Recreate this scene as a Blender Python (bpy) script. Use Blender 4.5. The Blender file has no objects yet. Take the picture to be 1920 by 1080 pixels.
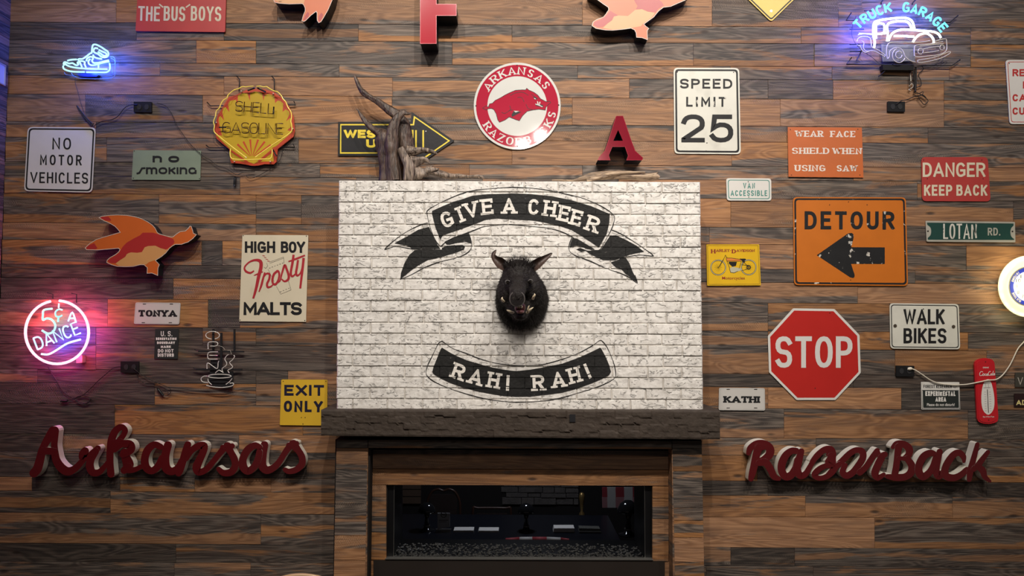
import bpy, bmesh, math, random
from mathutils import Vector, Matrix, geometry, noise
random.seed(7)
C = bpy.context.scene.collection
# ---------------------------------------------------------------- camera, world, lights, exposure
F = 1387.0
CAM = Vector((0.0, -5.0, 2.6))
ROT = (Matrix.Rotation(math.radians(92.7), 3, 'X') @ Matrix.Rotation(math.radians(0.35), 3, 'Z'))
cd = bpy.data.cameras.new('camera'); cam = bpy.data.objects.new('camera', cd); C.objects.link(cam)
cd.sensor_width = 36; cd.lens = 36 * F / 1920; cd.clip_start = 0.05; cd.clip_end = 60
cam.matrix_world = Matrix.Translation(CAM) @ ROT.to_4x4()
bpy.context.scene.camera = cam
sc = bpy.context.scene
sc.view_settings.view_transform = 'Standard'; sc.view_settings.look = 'None'
sc.view_settings.gamma = 1; sc.view_settings.use_curve_mapping = False
sc.view_settings.exposure = 0.0
w = bpy.data.worlds.new('world'); sc.world = w; w.use_nodes = True
w.node_tree.nodes['Background'].inputs[0].default_value = (0.52, 0.44, 0.38, 1)
w.node_tree.nodes['Background'].inputs[1].default_value = 0.16
def spot(x, y, z, tx, tz, e, col=(1, .925, .84), size=75, blend=.6, rad=.06):
    l = bpy.data.lights.new('ceiling_spot', 'SPOT'); l.energy = e; l.color = col
    l.spot_size = math.radians(size); l.spot_blend = blend; l.shadow_soft_size = rad
    o = bpy.data.objects.new('ceiling_spot', l); C.objects.link(o); o.location = (x, y, z)
    d = Vector((tx, 0, tz)) - Vector((x, y, z)); o.rotation_euler = d.to_track_quat('-Z', 'Y').to_euler()
for x, tx, e in ((-3.0, -2.6, 200), (-1.5, -1.3, 335), (-.35, -.25, 450), (.8, .7, 450), (2.0, 1.9, 405), (3.3, 3.0, 310)):
    spot(x, -4.0, 6.8, tx, 3.1, e, size=62, rad=.05)
for x, z, e in ((-.9, 5.45, 40), (.15, 5.3, 42), (.42, 5.45, 42), (1.0, 5.0, 40)):
    spot(x, -6.2, z, x * .8, 2.6, e, size=80, rad=.035)

# ---------------------------------------------------------------- geometry helpers
def P(px, py, depth=0.0):
    """photo pixel -> world point on the plane lying `depth` metres in front of the plank wall"""
    d = ROT @ Vector(((px - 960) / F, -(py - 540) / F, -1.0))
    t = (-depth - CAM.y) / d.y
    return CAM + d * t
PX = 5.0 / F          # metres per photo pixel at the wall

def build(name, verts, faces, mat, parent=None, idx=None, smooth=False, kind=None, label=None, uv=None):
    me = bpy.data.meshes.new(name)
    xs = [v[0] for v in verts]; ys = [v[1] for v in verts]; zs = [v[2] for v in verts]
    o3 = Vector(((min(xs) + max(xs)) / 2, (min(ys) + max(ys)) / 2, (min(zs) + max(zs)) / 2))
    me.from_pydata([Vector(v) - o3 for v in verts], [], faces)
    for m in (mat if isinstance(mat, (list, tuple)) else [mat]): me.materials.append(m)
    if idx: me.polygons.foreach_set('material_index', idx)
    if smooth: me.polygons.foreach_set('use_smooth', [True] * len(faces))
    if uv:
        l = me.uv_layers.new(name='UVMap')
        for p in me.polygons:
            for li in p.loop_indices: l.data[li].uv = uv[me.loops[li].vertex_index]
    o = bpy.data.objects.new(name, me); C.objects.link(o)
    if parent is not None:
        o.parent = parent; o.location = o3 - WL[parent.name]
    else:
        o.location = o3
    WL[o.name] = o3
    if kind: o['kind'] = kind
    if label: o['label'] = label
    return o
WL = {}
def thing(name, label, cat, loc, group=None):
    o = bpy.data.objects.new(name, None); C.objects.link(o); o.location = loc; o.empty_display_size = .05
    o['label'] = label; o['category'] = cat
    if group: o['group'] = group
    WL[o.name] = Vector(loc)
    return o
def tag(o, label, cat, group=None):
    o['label'] = label; o['category'] = cat
    if group: o['group'] = group
    return o

class MB:
    def __init__(s): s.v = []; s.f = []; s.i = []
    def poly(s, pts, mi=0):
        n = len(s.v); s.v += [Vector(p) for p in pts]; s.f.append(tuple(range(n, n + len(pts)))); s.i.append(mi)
    def box(s, a, b, mi=0):
        x0, y0, z0 = a; x1, y1, z1 = b
        n = len(s.v)
        s.v += [Vector(p) for p in ((x0,y0,z0),(x1,y0,z0),(x1,y1,z0),(x0,y1,z0),(x0,y0,z1),(x1,y0,z1),(x1,y1,z1),(x0,y1,z1))]
        for q in ((0,3,2,1),(4,5,6,7),(0,1,5,4),(1,2,6,5),(2,3,7,6),(3,0,4,7)):
            s.f.append(tuple(n + k for k in q)); s.i.append(mi)
    def flat(s, polys, depth, step=0.0, mi=0):
        for k, p in enumerate(polys):
            s.poly([P(x, y, depth + step * (k % 24)) for x, y in p], mi)
    def fill(s, loops, depth, mi=0):
        """possibly concave 2d pixel polygon (with holes) -> triangles"""
        vs = [[Vector((x, -y, 0)) for x, y in l] for l in loops]
        flat = [q for l in loops for q in l]
        n = len(s.v); s.v += [P(x, y, depth) for x, y in flat]
        for t in geometry.tessellate_polygon(vs):
            s.f.append(tuple(n + k for k in t)); s.i.append(mi)
    def extr(s, loop, d0, d1, front=0, side=1, holes=()):
        """solid: face outline in pixels at depth d1, straight back to d0"""
        s.fill([loop] + list(holes), d1, front)
        for l in [loop] + list(holes):
            n = len(s.v); m = len(l)
            for x, y in l:
                q = P(x, y, d1); s.v.append(q); s.v.append(Vector((q.x, -d0, q.z)))
            for k in range(m):
                a = n + 2 * k; b = n + 2 * ((k + 1) % m)
                s.f.append((a, b, b + 1, a + 1)); s.i.append(side)
    def tube(s, pts, r, n=6, mi=0, closed=False, radii=None):
        pts = [Vector(p) for p in pts]
        if len(pts) < 2: return
        ref = Vector((0, 1, 0)); base = len(s.v); m = len(pts); prev = None
        for k, p in enumerate(pts):
            if closed: t = pts[(k + 1) % m] - pts[k - 1]
            else: t = pts[min(k + 1, m - 1)] - pts[max(k - 1, 0)]
            if t.length < 1e-9: t = Vector((1, 0, 0))
            t.normalize()
            if prev is None:
                u = t.cross(ref)
                if u.length < .1: u = t.cross(Vector((1, 0, 0)))
            else: u = prev - t * prev.dot(t)
            if u.length < 1e-6: u = t.cross(Vector((0.3, .5, .8)))
            u.normalize(); prev = u; v = t.cross(u)
            rr = radii[k] if radii else r
            for j in range(n):
                an = 2 * math.pi * j / n
                s.v.append(p + (u * math.cos(an) + v * math.sin(an)) * rr)
        for k in range(m if closed else m - 1):
            for j in range(n):
                a = base + k * n + j; b = base + k * n + (j + 1) % n
                c = base + ((k + 1) % m) * n + (j + 1) % n; d = base + ((k + 1) % m) * n + j
                s.f.append((a, b, c, d)); s.i.append(mi)
        if not closed:
            s.f.append(tuple(base + j for j in range(n))); s.i.append(mi)
            s.f.append(tuple(base + (m - 1) * n + j for j in reversed(range(n)))); s.i.append(mi)
    def lathe(s, c, prof, n=20, mi=0):
        """profile [(r, z)] about vertical axis through c"""
        base = len(s.v)
        for r, z in prof:
            for j in range(n):
                an = 2 * math.pi * j / n
                s.v.append(Vector((c[0] + r * math.cos(an), c[1] + r * math.sin(an), c[2] + z)))
        for k in range(len(prof) - 1):
            for j in range(n):
                s.f.append((base + k*n + j, base + k*n + (j+1) % n, base + (k+1)*n + (j+1) % n, base + (k+1)*n + j)); s.i.append(mi)
    def obj(s, name, mat, parent=None, **k):
        return build(name, s.v, s.f, mat, parent, idx=s.i, **k)

def rnd(a, b): return random.uniform(a, b)
def cr(pts, n=5, closed=False):
    """Catmull-Rom through points of any dimension"""
    out = []; m = len(pts)
    if m < 3 and not closed:
        return [tuple(p) for p in pts]
    for k in range(m if closed else m - 1):
        p0 = pts[(k - 1) % m] if closed or k > 0 else pts[0]
        p1 = pts[k]; p2 = pts[(k + 1) % m]
        p3 = pts[(k + 2) % m] if closed or k + 2 < m else pts[-1]
        for j in range(n):
            t = j / n
            out.append(tuple(.5 * (2*b + (c - a) * t + (2*a - 5*b + 4*c - d) * t*t + (3*b - a - 3*c + d) * t**3)
                       for a, b, c, d in zip(p0, p1, p2, p3)))
    if not closed: out.append(tuple(pts[-1]))
    return out
def tz(pts, ox, oy, s):   # traced coordinates of an enlarged crop -> photo pixels
    return [(ox + p[0] / s, oy + p[1] / s) + tuple(v / s for v in p[2:]) for p in pts]
def circ(cx, cy, rx, ry=None, n=32, a0=0, a1=360):
    ry = rx if ry is None else ry
    k = n if (a1 - a0) % 360 == 0 else n + 1
    return [(cx + rx * math.cos(math.radians(a0 + (a1 - a0) * i / n)), cy + ry * math.sin(math.radians(a0 + (a1 - a0) * i / n))) for i in range(k)]
def insetq(q, d):
    n = len(q); out = []
    cx = sum(p[0] for p in q) / n; cy = sum(p[1] for p in q) / n
    lines = []
    for k in range(n):
        a = Vector(q[k]); b = Vector(q[(k + 1) % n]); t = (b - a).normalized(); nn = Vector((-t.y, t.x))
        if nn.dot(Vector((cx, cy)) - a) < 0: nn = -nn
        lines.append((a + nn * d, b + nn * d))
    for k in range(n):
        a, b = lines[k - 1]; c, e = lines[k]
        den = (b.x-a.x)*(e.y-c.y)-(b.y-a.y)*(e.x-c.x)
        t = ((c.x-a.x)*(e.y-c.y)-(c.y-a.y)*(e.x-c.x)) / den
        out.append((a.x + (b.x-a.x)*t, a.y + (b.y-a.y)*t))
    return out
def rq(q, r, n=4):
    if r <= 0.01: return [tuple(p) for p in q]
    out = []; m = len(q)
    for k in range(m):
        p = Vector(q[k]); a = (Vector(q[k-1]) - p).normalized() * r + p; b = (Vector(q[(k+1) % m]) - p).normalized() * r + p
        for j in range(n + 1):
            t = j / n; v = a * (1-t)**2 + p * 2*t*(1-t) + b * t*t; out.append((v.x, v.y))
    return out
def ring(a, b): return [[a[k], a[(k+1) % len(a)], b[(k+1) % len(a)], b[k]] for k in range(len(a))]

def strokeq(pts, w, con=1.0, cap=.5, closed=False):
    """thick polyline -> quads; w number or list"""
    P2 = [Vector((p[0], p[1] / con)) for p in pts]
    q = [P2[0]]
    ws = w if isinstance(w, (list, tuple)) else [w] * len(P2)
    wq = [ws[0]]
    for p, ww in zip(P2[1:], ws[1:]):
        if (p - q[-1]).length > 1e-4: q.append(p); wq.append(ww)
    if len(q) < 2: return []
    m = len(q)
    if not closed and cap:
        q = q[:]
        d0 = (q[0] - q[1]).normalized() * wq[0] * cap; d1 = (q[-1] - q[-2]).normalized() * wq[-1] * cap
        if m == 2: q = [q[0] + d0, q[1] + d1]
        else: q[0] = q[0] + d0; q[-1] = q[-1] + d1
    L = []; R = []
    for k in range(m):
        a = (q[k] - q[k-1]) if (k > 0 or closed) else None
        b = (q[(k+1) % m] - q[k]) if (k < m - 1 or closed) else None
        if a is None: a = b
        if b is None: b = a
        a = a.normalized(); b = b.normalized()
        na = Vector((-a.y, a.x)); nb = Vector((-b.y, b.x)); n = na + nb
        if n.length < .3: n = na
        n.normalize(); c = max(.42, n.dot(na)); off = n * (wq[k] / 2 / c)
        L.append((q[k].x + off.x, (q[k].y + off.y) * con)); R.append((q[k].x - off.x, (q[k].y - off.y) * con))
    return [[L[k], L[(k+1) % m], R[(k+1) % m], R[k]] for k in range(m if closed else m - 1)]
def clipy(poly, lim, keep_above):
    out = []; n = len(poly)
    for k in range(n):
        a = poly[k]; b = poly[(k+1) % n]
        ia = a[1] >= lim if keep_above else a[1] <= lim
        ib = b[1] >= lim if keep_above else b[1] <= lim
        if ia: out.append(a)
        if ia != ib:
            t = (lim - a[1]) / (b[1] - a[1]); out.append((a[0] + (b[0]-a[0]) * t, lim))
    return out
def cliprect(poly, x0, y0, x1, y1):
    p = clipy(poly, y0, True)
    if len(p) > 2: p = clipy(p, y1, False)
    if len(p) > 2:
        p = [(y, x) for x, y in p]; p = clipy(p, x0, True)
        if len(p) > 2: p = clipy(p, x1, False)
        p = [(y, x) for x, y in p]
    return p if len(p) > 2 else None

# ---------------------------------------------------------------- stroke alphabet (centre lines in a unit box)
def a_(cx, cy, rx, ry, t0, t1, n=9, e=2.35):
    out = []
    for k in range(n + 1):
        t = math.radians(t0 + (t1 - t0) * k / n); c, s = math.cos(t), math.sin(t)
        out.append((cx + rx * math.copysign(abs(c) ** (2/e), c), cy + ry * math.copysign(abs(s) ** (2/e), s)))
    return out
GL = {
'A': (.85, [[(0,0),(.5,1),(1,0)], [(.16,.28),(.84,.28)]]),
'B': (.68, [[(0,0),(0,1)], [(0,1),(.5,1)] + a_(.5,.77,.42,.23,90,-90)[1:] + [(0,.54)], [(0,.54)] + a_(.5,.27,.5,.27,90,-90) + [(0,0)]]),
'C': (.7, [a_(.5,.5,.5,.5,40,320,14)]),
'D': (.7, [[(0,0),(0,1)], [(0,1)] + a_(.35,.5,.65,.5,90,-90,12) + [(0,0)]]),
'E': (.58, [[(1,1),(0,1),(0,0),(1,0)], [(0,.52),(.85,.52)]]),
'F': (.58, [[(1,1),(0,1),(0,0)], [(0,.5),(.85,.5)]]),
'G': (.72, [a_(.5,.5,.5,.5,42,300,13) + [(1,.12),(1,.45),(.58,.45)]]),
'H': (.68, [[(0,0),(0,1)], [(1,0),(1,1)], [(0,.52),(1,.52)]]),
'I': (.0, [[(0,0),(0,1)]]),
'J': (.5, [[(1,1)] + a_(.5,.3,.5,.3,0,-180)]),
'K': (.68, [[(0,0),(0,1)], [(1,1),(.05,.42)], [(.35,.6),(1,0)]]),
'L': (.55, [[(0,1),(0,0),(1,0)]]),
'M': (.85, [[(0,0),(0,1),(.5,.25),(1,1),(1,0)]]),
'N': (.7, [[(0,0),(0,1),(1,0),(1,1)]]),
'O': (.72, [a_(.5,.5,.5,.5,90,450,20)[:-1] + ['c']]),
'P': (.66, [[(0,0),(0,1)], [(0,1),(.45,1)] + a_(.45,.73,.55,.27,90,-90)[1:] + [(0,.46)]]),
'R': (.68, [[(0,0),(0,1)], [(0,1),(.45,1)] + a_(.45,.75,.55,.25,90,-90)[1:] + [(0,.5)], [(.5,.5),(1,0)]]),
'S': (.66, [a_(.5,.75,.5,.25,22,270,10) + a_(.5,.25,.5,.25,90,-158,10)[1:]]),
'T': (.66, [[(0,1),(1,1)], [(.5,1),(.5,0)]]),
'U': (.68, [[(0,1),(0,.35)] + a_(.5,.33,.5,.33,180,360,9) + [(1,.35),(1,1)]]),
'V': (.8, [[(0,1),(.5,0),(1,1)]]),
'W': (1.15, [[(0,1),(.25,0),(.5,.9),(.75,0),(1,1)]]),
'X': (.72, [[(0,0),(1,1)], [(0,1),(1,0)]]),
'Y': (.78, [[(0,1),(.5,.45),(1,1)], [(.5,.45),(.5,0)]]),
'Z': (.68, [[(0,1),(1,1),(0,0),(1,0)]]),
'0': (.62, [a_(.5,.5,.5,.5,90,450,20)[:-1] + ['c']]),
'1': (.2, [[(0,.75),(1,1),(1,0)]]),
'2': (.66, [a_(.5,.7,.5,.3,168,-30,11) + [(0,.04),(0,0),(1,0)]]),
'5': (.66, [[(.93,1),(.12,1),(.05,.52),(.2,.60)] + a_(.48,.33,.52,.33,95,-155,12)]),
'8': (.62, [a_(.5,.75,.44,.25,90,450,14)[:-1] + ['c'], a_(.5,.26,.5,.26,90,450,14)[:-1] + ['c']]),
'9': (.62, [a_(.5,.7,.5,.3,0,360,14)[:-1] + ['c'], [(1,.7)] + a_(.4,.4,.6,.4,0,-80,6)]),
'6': (.62, [a_(.5,.3,.5,.3,0,360,14)[:-1] + ['c'], [(0,.3)] + a_(.6,.6,.6,.4,180,100,6)]),
'.': (.0, [[(0,0),(0,.02)]]),
'-': (.4, [[(0,.5),(1,.5)]]),
'!': (.0, [[(0,1),(0,.38)], [(0,.0),(0,.08)]]),
'`': (.25, [[(0,1.12),(1,.95)]]),
"'": (.25, [[(0,.95),(1,1.12)]]),
'n': (.9, [[(0,0),(0,1)], [(0,.55)] + a_(.5,.55,.5,.45,180,0) + [(1,0)]]),
'o': (1.1, [a_(.5,.5,.5,.5,90,450,20)[:-1] + ['c']]),
's': (1.0, [[(0,-.05),(.3,.05),(.5,.5),(.7,.95),(1.1,1.0)]]),
'm': (1.5, [[(0,0),(0,1)], [(0,.6)] + a_(.25,.6,.25,.4,180,0) + [(.5,0)], [(.5,.6)] + a_(.75,.6,.25,.4,180,0) + [(1,0)]]),
'k': (.8, [[(0,0),(0,1)], [(1,1),(.05,.42)], [(.35,.6),(1,0)]]),
'i': (.0, [[(0,0),(0,1)]]),
'g': (.95, [a_(.5,.5,.5,.5,50,310,14), [(1.05,.5),(1.05,.05)]]),
'a': (.6, [[(0,0),(.5,1),(1,0)], [(.16,.28),(.84,.28)]]),
}
def layout(s, total, h, w, sp):
    g = sp * h; rel = 0; fix = 0; n = 0
    for ch in s:
        if ch == ' ': fix += g * 1.9; continue
        rel += GL[ch][0] * h; fix += w; n += 1
    fix += g * (n - 1)
    k = (total - fix) / rel if rel > 0 else 1
    k = max(.2, k)
    out = []; x = 0; first = True
    for ch in s:
        if ch == ' ': x += g * 1.9; continue
        if not first: x += g
        first = False
        ww = GL[ch][0] * h * k + w; out.append((ch, x, ww)); x += ww
    return out
def glyph_local(ch, x, ww, h, w, con=1.0, serif=0.0, sth=1.0):
    """polygons in a y-up frame, baseline 0"""
    polys = []; hw = w / 2; hh = w * con / 2
    for st in GL[ch][1]:
        closed = st[-1] == 'c'; pts = st[:-1] if closed else st
        q = [(x + hw + (p[0] * (ww - w)), hh + p[1] * (h - 2 * hh)) for p in pts]
        for quad in strokeq(q, w, con, .5, closed):
            c = quad
            if ch not in "`'s":
                c = clipy(quad, 0, True)
                if len(c) > 2: c = clipy(c, h, False)
            if len(c) > 2: polys.append(c)
        if serif and not closed:
            t = w * con * sth
            for e, nb in ((q[0], q[1]), (q[-1], q[-2])):
                vert = abs(e[1] - nb[1]) > abs(e[0] - nb[0]) * .8
                lo = e[1] < hh + .01 * h; hi = e[1] > h - hh - .01 * h
                if vert and (lo or hi) and ch != '!':
                    y0 = 0 if lo else h - t
                    xx = e[0]
                    polys.append([(xx - w*serif/2, y0), (xx + w*serif/2, y0), (xx + w*serif/2, y0 + t), (xx - w*serif/2, y0 + t)])
                elif not vert and (lo or hi) and ch in 'EFTLZ':
                    L = w * con + h * .12; s_ = 1 if nb[0] < e[0] else -1
                    x1 = e[0] + s_ * w * .5; x0 = x1 - s_ * t
                    polys.append([(x0, 0 if lo else h), (x1, 0 if lo else h), (x1, L if lo else h - L), (x0, L if lo else h - L)])
            if ch in 'EFLBDPRTIHKMN' and q[0][0] != q[-1][0] or ch in 'BDPR':
                for y0 in (0, h - t):
                    if ch in 'BDPREFL' and not (ch in 'FP' and False):
                        polys.append([(x - w*(serif-1)/2, y0), (x + hw, y0), (x + hw, y0 + t), (x - w*(serif-1)/2, y0 + t)])
    return polys
def place(polys, ox, oy, ang=0.0):
    c, s = math.cos(ang), math.sin(ang)     # y-up local -> photo px, ang ccw
    return [[(ox + x * c - y * s, oy - (x * s + y * c)) for x, y in p] for p in polys]
def T(s, x0, y0, x1, y1, h, w, con=1.0, serif=0.0, sp=.2, sth=1.0):
    """text along baseline (x0,y0)-(x1,y1), cap height h, stem w, all px"""
    L = math.hypot(x1 - x0, y1 - y0); ang = -math.atan2(y1 - y0, x1 - x0); out = []
    for ch, x, ww in layout(s, L, h, w, sp):
        out += place(glyph_local(ch, x, ww, h, w, con, serif, sth), x0, y0, ang)
    return out
def TC(ch, cx, cy, deg, ww, h, w, con=1.0, serif=0.0, sth=1.0):
    """one glyph centred at cx,cy rotated ccw"""
    g = glyph_local(ch, -ww / 2, ww, h, w, con, serif, sth)
    g = [[(x, y - h / 2) for x, y in p] for p in g]
    return place(g, cx, cy, math.radians(deg))
def centre_lines(ch, x, ww, h, fr):
    out = []
    for st in GL[ch][1]:
        closed = st[-1] == 'c'; pts = st[:-1] if closed else st
        q = [(x + p[0] * ww, p[1] * h) for p in pts]
        out.append((place([q], *fr)[0], closed))
    return out
def bf(s, x0, x1, yb, h, yb1=None):
    """built-in font, fitted to a pixel box -> list of triangles/polys (px)"""
    cu = bpy.data.curves.new('t', 'FONT'); cu.body = s; cu.offset = .012
    o = bpy.data.objects.new('t', cu); C.objects.link(o)
    bpy.context.view_layer.update()
    me = bpy.data.meshes.new_from_object(o.evaluated_get(bpy.context.evaluated_depsgraph_get()))
    vs = [v.co.copy() for v in me.vertices]; xa = min(v.x for v in vs); xb = max(v.x for v in vs); ya = 0; ybb = .73
    sl = 0 if yb1 is None else (yb1 - yb) / (x1 - x0)
    def m(v):
        X = x0 + (v.x - xa) / (xb - xa) * (x1 - x0)
        return (X, yb + sl * (X - x0) - v.y / ybb * h)
    out = [[m(vs[i]) for i in p.vertices] for p in me.polygons]
    bpy.data.objects.remove(o); bpy.data.meshes.remove(me); bpy.data.curves.remove(cu)
    return out
STEP = 0.00001
def lettering(parent, polys, mat, depth, name='lettering', **k):
    b = MB(); b.flat(polys, depth, STEP); return b.obj(name, mat, parent, **k)
def shape(parent, name, loops, mat, depth, **k):
    b = MB(); b.fill(loops, depth); return b.obj(name, mat, parent, **k)
def tubes(parent, name, paths, mat, r, depth, n=6, smooth=True, closed=False, **k):
    b = MB()
    for p in paths:
        b.tube([P(q[0], q[1], q[2] if len(q) > 2 else depth) for q in p], r * PX, n, closed=closed)
    return b.obj(name, mat, parent, smooth=smooth, **k)

# ---------------------------------------------------------------- materials
def nt(m): return m.node_tree.nodes, m.node_tree.links
def mat(name, col, rough=.5, metal=0.0, var=.12, nscale=9.0, bump=.0, bscale=60.0, emit=None, strength=0, chips=None, chipcol=(.6,.58,.52), chipscale=40.0, coat=0.0, dirt=None, dirtcol=(.12,.08,.05)):
    m = bpy.data.materials.new(name); m.use_nodes = True; N, L = nt(m); b = N['Principled BSDF']
    b.inputs['Roughness'].default_value = rough; b.inputs['Metallic'].default_value = metal
    if max(col) < .05 and not metal: b.inputs['Specular IOR Level'].default_value = .22
    b.inputs['Coat Weight'].default_value = coat; b.inputs['Coat Roughness'].default_value = .08
    tc = N.new('ShaderNodeTexCoord'); geo = N.new('ShaderNodeNewGeometry')
    ns = N.new('ShaderNodeTexNoise'); ns.inputs['Scale'].default_value = nscale; ns.inputs['Detail'].default_value = 6
    L.new(geo.outputs['Position'], ns.inputs['Vector'])
    mx = N.new('ShaderNodeMix'); mx.data_type = 'RGBA'
    mx.inputs['A'].default_value = (*[c * (1 - var) for c in col], 1); mx.inputs['B'].default_value = (*[min(1, c * (1 + var)) for c in col], 1)
    L.new(ns.outputs['Fac'], mx.inputs['Factor']); out = mx.outputs['Result']
    def over(scale, thr, c, soft=.03, det=8):
        nonlocal out
        n2 = N.new('ShaderNodeTexNoise'); n2.inputs['Scale'].default_value = scale; n2.inputs['Detail'].default_value = det
        L.new(geo.outputs['Position'], n2.inputs['Vector'])
        mr = N.new('ShaderNodeMapRange'); mr.inputs['From Min'].default_value = thr; mr.inputs['From Max'].default_value = thr + soft
        L.new(n2.outputs['Fac'], mr.inputs['Value'])
        m2 = N.new('ShaderNodeMix'); m2.data_type = 'RGBA'; L.new(mr.outputs['Result'], m2.inputs['Factor'])
        L.new(out, m2.inputs['A']); m2.inputs['B'].default_value = (*c, 1); out = m2.outputs['Result']
    if dirt: over(7, dirt, dirtcol, .35)
    if chips: over(chipscale, chips, chipcol)
    L.new(out, b.inputs['Base Color'])
    if bump:
        n3 = N.new('ShaderNodeTexNoise'); n3.inputs['Scale'].default_value = bscale; n3.inputs['Detail'].default_value = 5
        L.new(geo.outputs['Position'], n3.inputs['Vector'])
        bp = N.new('ShaderNodeBump'); bp.inputs['Strength'].default_value = bump; bp.inputs['Distance'].default_value = .01
        L.new(n3.outputs['Fac'], bp.inputs['Height']); L.new(bp.outputs['Normal'], b.inputs['Normal'])
    if emit:
        b.inputs['Emission Color'].default_value = (*emit, 1); b.inputs['Emission Strength'].default_value = strength
    return m

def plank_mat(name='reclaimed_plank'):
    m = bpy.data.materials.new(name); m.use_nodes = True; N, L = nt(m); b = N['Principled BSDF']
    def val(x):
        n = N.new('ShaderNodeAttribute'); n.attribute_type = 'OBJECT'; n.attribute_name = x; return n.outputs['Fac']
    def math_(op, a, bb=None, c=None, clamp=False):
        n = N.new('ShaderNodeMath'); n.operation = op; n.use_clamp = clamp
        for k, x in enumerate((a, bb, c)):
            if x is None: continue
            if isinstance(x, (int, float)): n.inputs[k].default_value = x
            else: L.new(x, n.inputs[k])
        return n.outputs[0]
    def smooth(x, a, c):
        n = N.new('ShaderNodeMapRange'); n.interpolation_type = 'SMOOTHSTEP'; L.new(x, n.inputs['Value'])
        n.inputs['From Min'].default_value = a; n.inputs['From Max'].default_value = c; return n.outputs['Result']
    def mix(f, A, B):
        n = N.new('ShaderNodeMix'); n.data_type = 'RGBA'
        if isinstance(f, (int, float)): n.inputs['Factor'].default_value = f
        else: L.new(f, n.inputs['Factor'])
        for key, x in (('A', A), ('B', B)):
            if isinstance(x, tuple): n.inputs[key].default_value = (*x, 1)
            else: L.new(x, n.inputs[key])
        return n.outputs['Result']
    uvn = N.new('ShaderNodeUVMap'); sx = N.new('ShaderNodeSeparateXYZ'); L.new(uvn.outputs['UV'], sx.inputs[0])
    u, v = sx.outputs['X'], sx.outputs['Y']
    seed = val('seed'); hgt = val('hgt')
    z = math_('MULTIPLY', v, hgt)
    def vec(su, sz, off=0.0):
        c = N.new('ShaderNodeCombineXYZ'); L.new(math_('MULTIPLY', u, su), c.inputs['X']); L.new(math_('MULTIPLY', z, sz), c.inputs['Y'])
        L.new(math_('ADD', math_('MULTIPLY', seed, 37.0), off), c.inputs['Z']); return c.outputs[0]
    def nz(su, sz, off=0.0, det=5, dist=0.0, rough=.55):
        n = N.new('ShaderNodeTexNoise'); n.inputs['Scale'].default_value = 1; n.inputs['Detail'].default_value = det
        n.inputs['Roughness'].default_value = rough; n.inputs['Distortion'].default_value = dist
        L.new(vec(su, sz, off), n.inputs['Vector']); return n.outputs['Fac']
    # weathering: three bands (bottom, middle, top of the board) broken up by noise
    e = math_('ABSOLUTE', math_('SUBTRACT', math_('MULTIPLY', v, 2), 1))
    edge = N.new('ShaderNodeMix'); edge.data_type = 'FLOAT'; L.new(math_('GREATER_THAN', v, .5), edge.inputs['Factor'])
    L.new(val('tb'), edge.inputs['A']); L.new(val('tt'), edge.inputs['B'])
    wn = N.new('ShaderNodeMix'); wn.data_type = 'FLOAT'; L.new(smooth(e, .15, .85), wn.inputs['Factor'])
    L.new(val('tm'), wn.inputs['A']); L.new(edge.outputs['Result'], wn.inputs['B'])
    n1 = nz(1.5, 13, 0, 5, .5, .60)
    wsum = math_('ADD', wn.outputs['Result'], math_('MULTIPLY', math_('SUBTRACT', n1, .5), 2.6))
    mask = smooth(wsum, .34, .62)
    # clean wood: contour lines of stretched noise give the cathedral figure
    gr = nz(1.3, 60, 3.0, 8, 1.4, .6); fine = nz(9, 480, 5.0, 4, .3, .6)
    base_n = nz(.9, 7.5, 9.0, 2, .8, .5)
    rings = math_('ADD', math_('MULTIPLY', math_('SINE', math_('MULTIPLY', base_n, 85.0)), .5), .5)
    g2 = math_('ADD', math_('MULTIPLY', gr, .72), math_('MULTIPLY', rings, .20), None)
    g2 = math_('ADD', g2, math_('MULTIPLY', fine, .20))
    wood = mix(smooth(g2, .3, .85), (.170, .078, .034), (.37, .195, .096))
    # weathered wood: grey-brown, streaky
    st = math_('ADD', math_('MULTIPLY', nz(2.0, 90, 12.0, 9, 1.8, .68), .85), math_('MULTIPLY', rings, .13))
    gcol = mix(smooth(st, .36, .70), (.030, .023, .020), (.20, .158, .128))
    wood = mix(math_('MULTIPLY', smooth(nz(3.0, 18, 31.0, 5, 1.0), .42, .75), .6), wood, (.12, .066, .042))
    gcol = mix(math_('MULTIPLY', smooth(nz(2.0, 12, 51.0, 4, 1.0), .45, .7), .4), gcol, (.105, .062, .044))
    col = mix(mask, wood, gcol)
    # circular-saw marks across the board
    cs = N.new('ShaderNodeCombineXYZ'); L.new(math_('ADD', math_('MULTIPLY', u, 1.0), math_('MULTIPLY', z, .55)), cs.inputs['X'])
    L.new(z, cs.inputs['Y']); L.new(math_('MULTIPLY', seed, 11.0), cs.inputs['Z'])
    sw = N.new('ShaderNodeTexWave'); sw.bands_direction = 'X'; sw.inputs['Scale'].default_value = 28; sw.inputs['Distortion'].default_value = 6
    sw.inputs['Detail'].default_value = 2; L.new(cs.outputs[0], sw.inputs['Vector'])
    smask = math_('MULTIPLY', smooth(nz(1.5, 9, 20.0, 3), .5, .66), val('saw'))
    sa = math_('MULTIPLY', smooth(sw.outputs['Fac'], .55, .95), smask)
    col = mix(math_('MULTIPLY', sa, .34), col, (.33, .25, .19))
    sa2 = math_('MULTIPLY', smooth(sw.outputs['Fac'], .45, .1), smask)
    col = mix(math_('MULTIPLY', sa2, .26), col, (.05, .03, .02))
    # knots and nail holes
    vo = N.new('ShaderNodeTexVoronoi'); vo.inputs['Scale'].default_value = 1; L.new(vec(2.8, 8, 40.0), vo.inputs['Vector'])
    kn = smooth(vo.outputs['Distance'], .13, .03)
    col = mix(math_('MULTIPLY', kn, .85), col, (.03, .017, .012))
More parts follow.
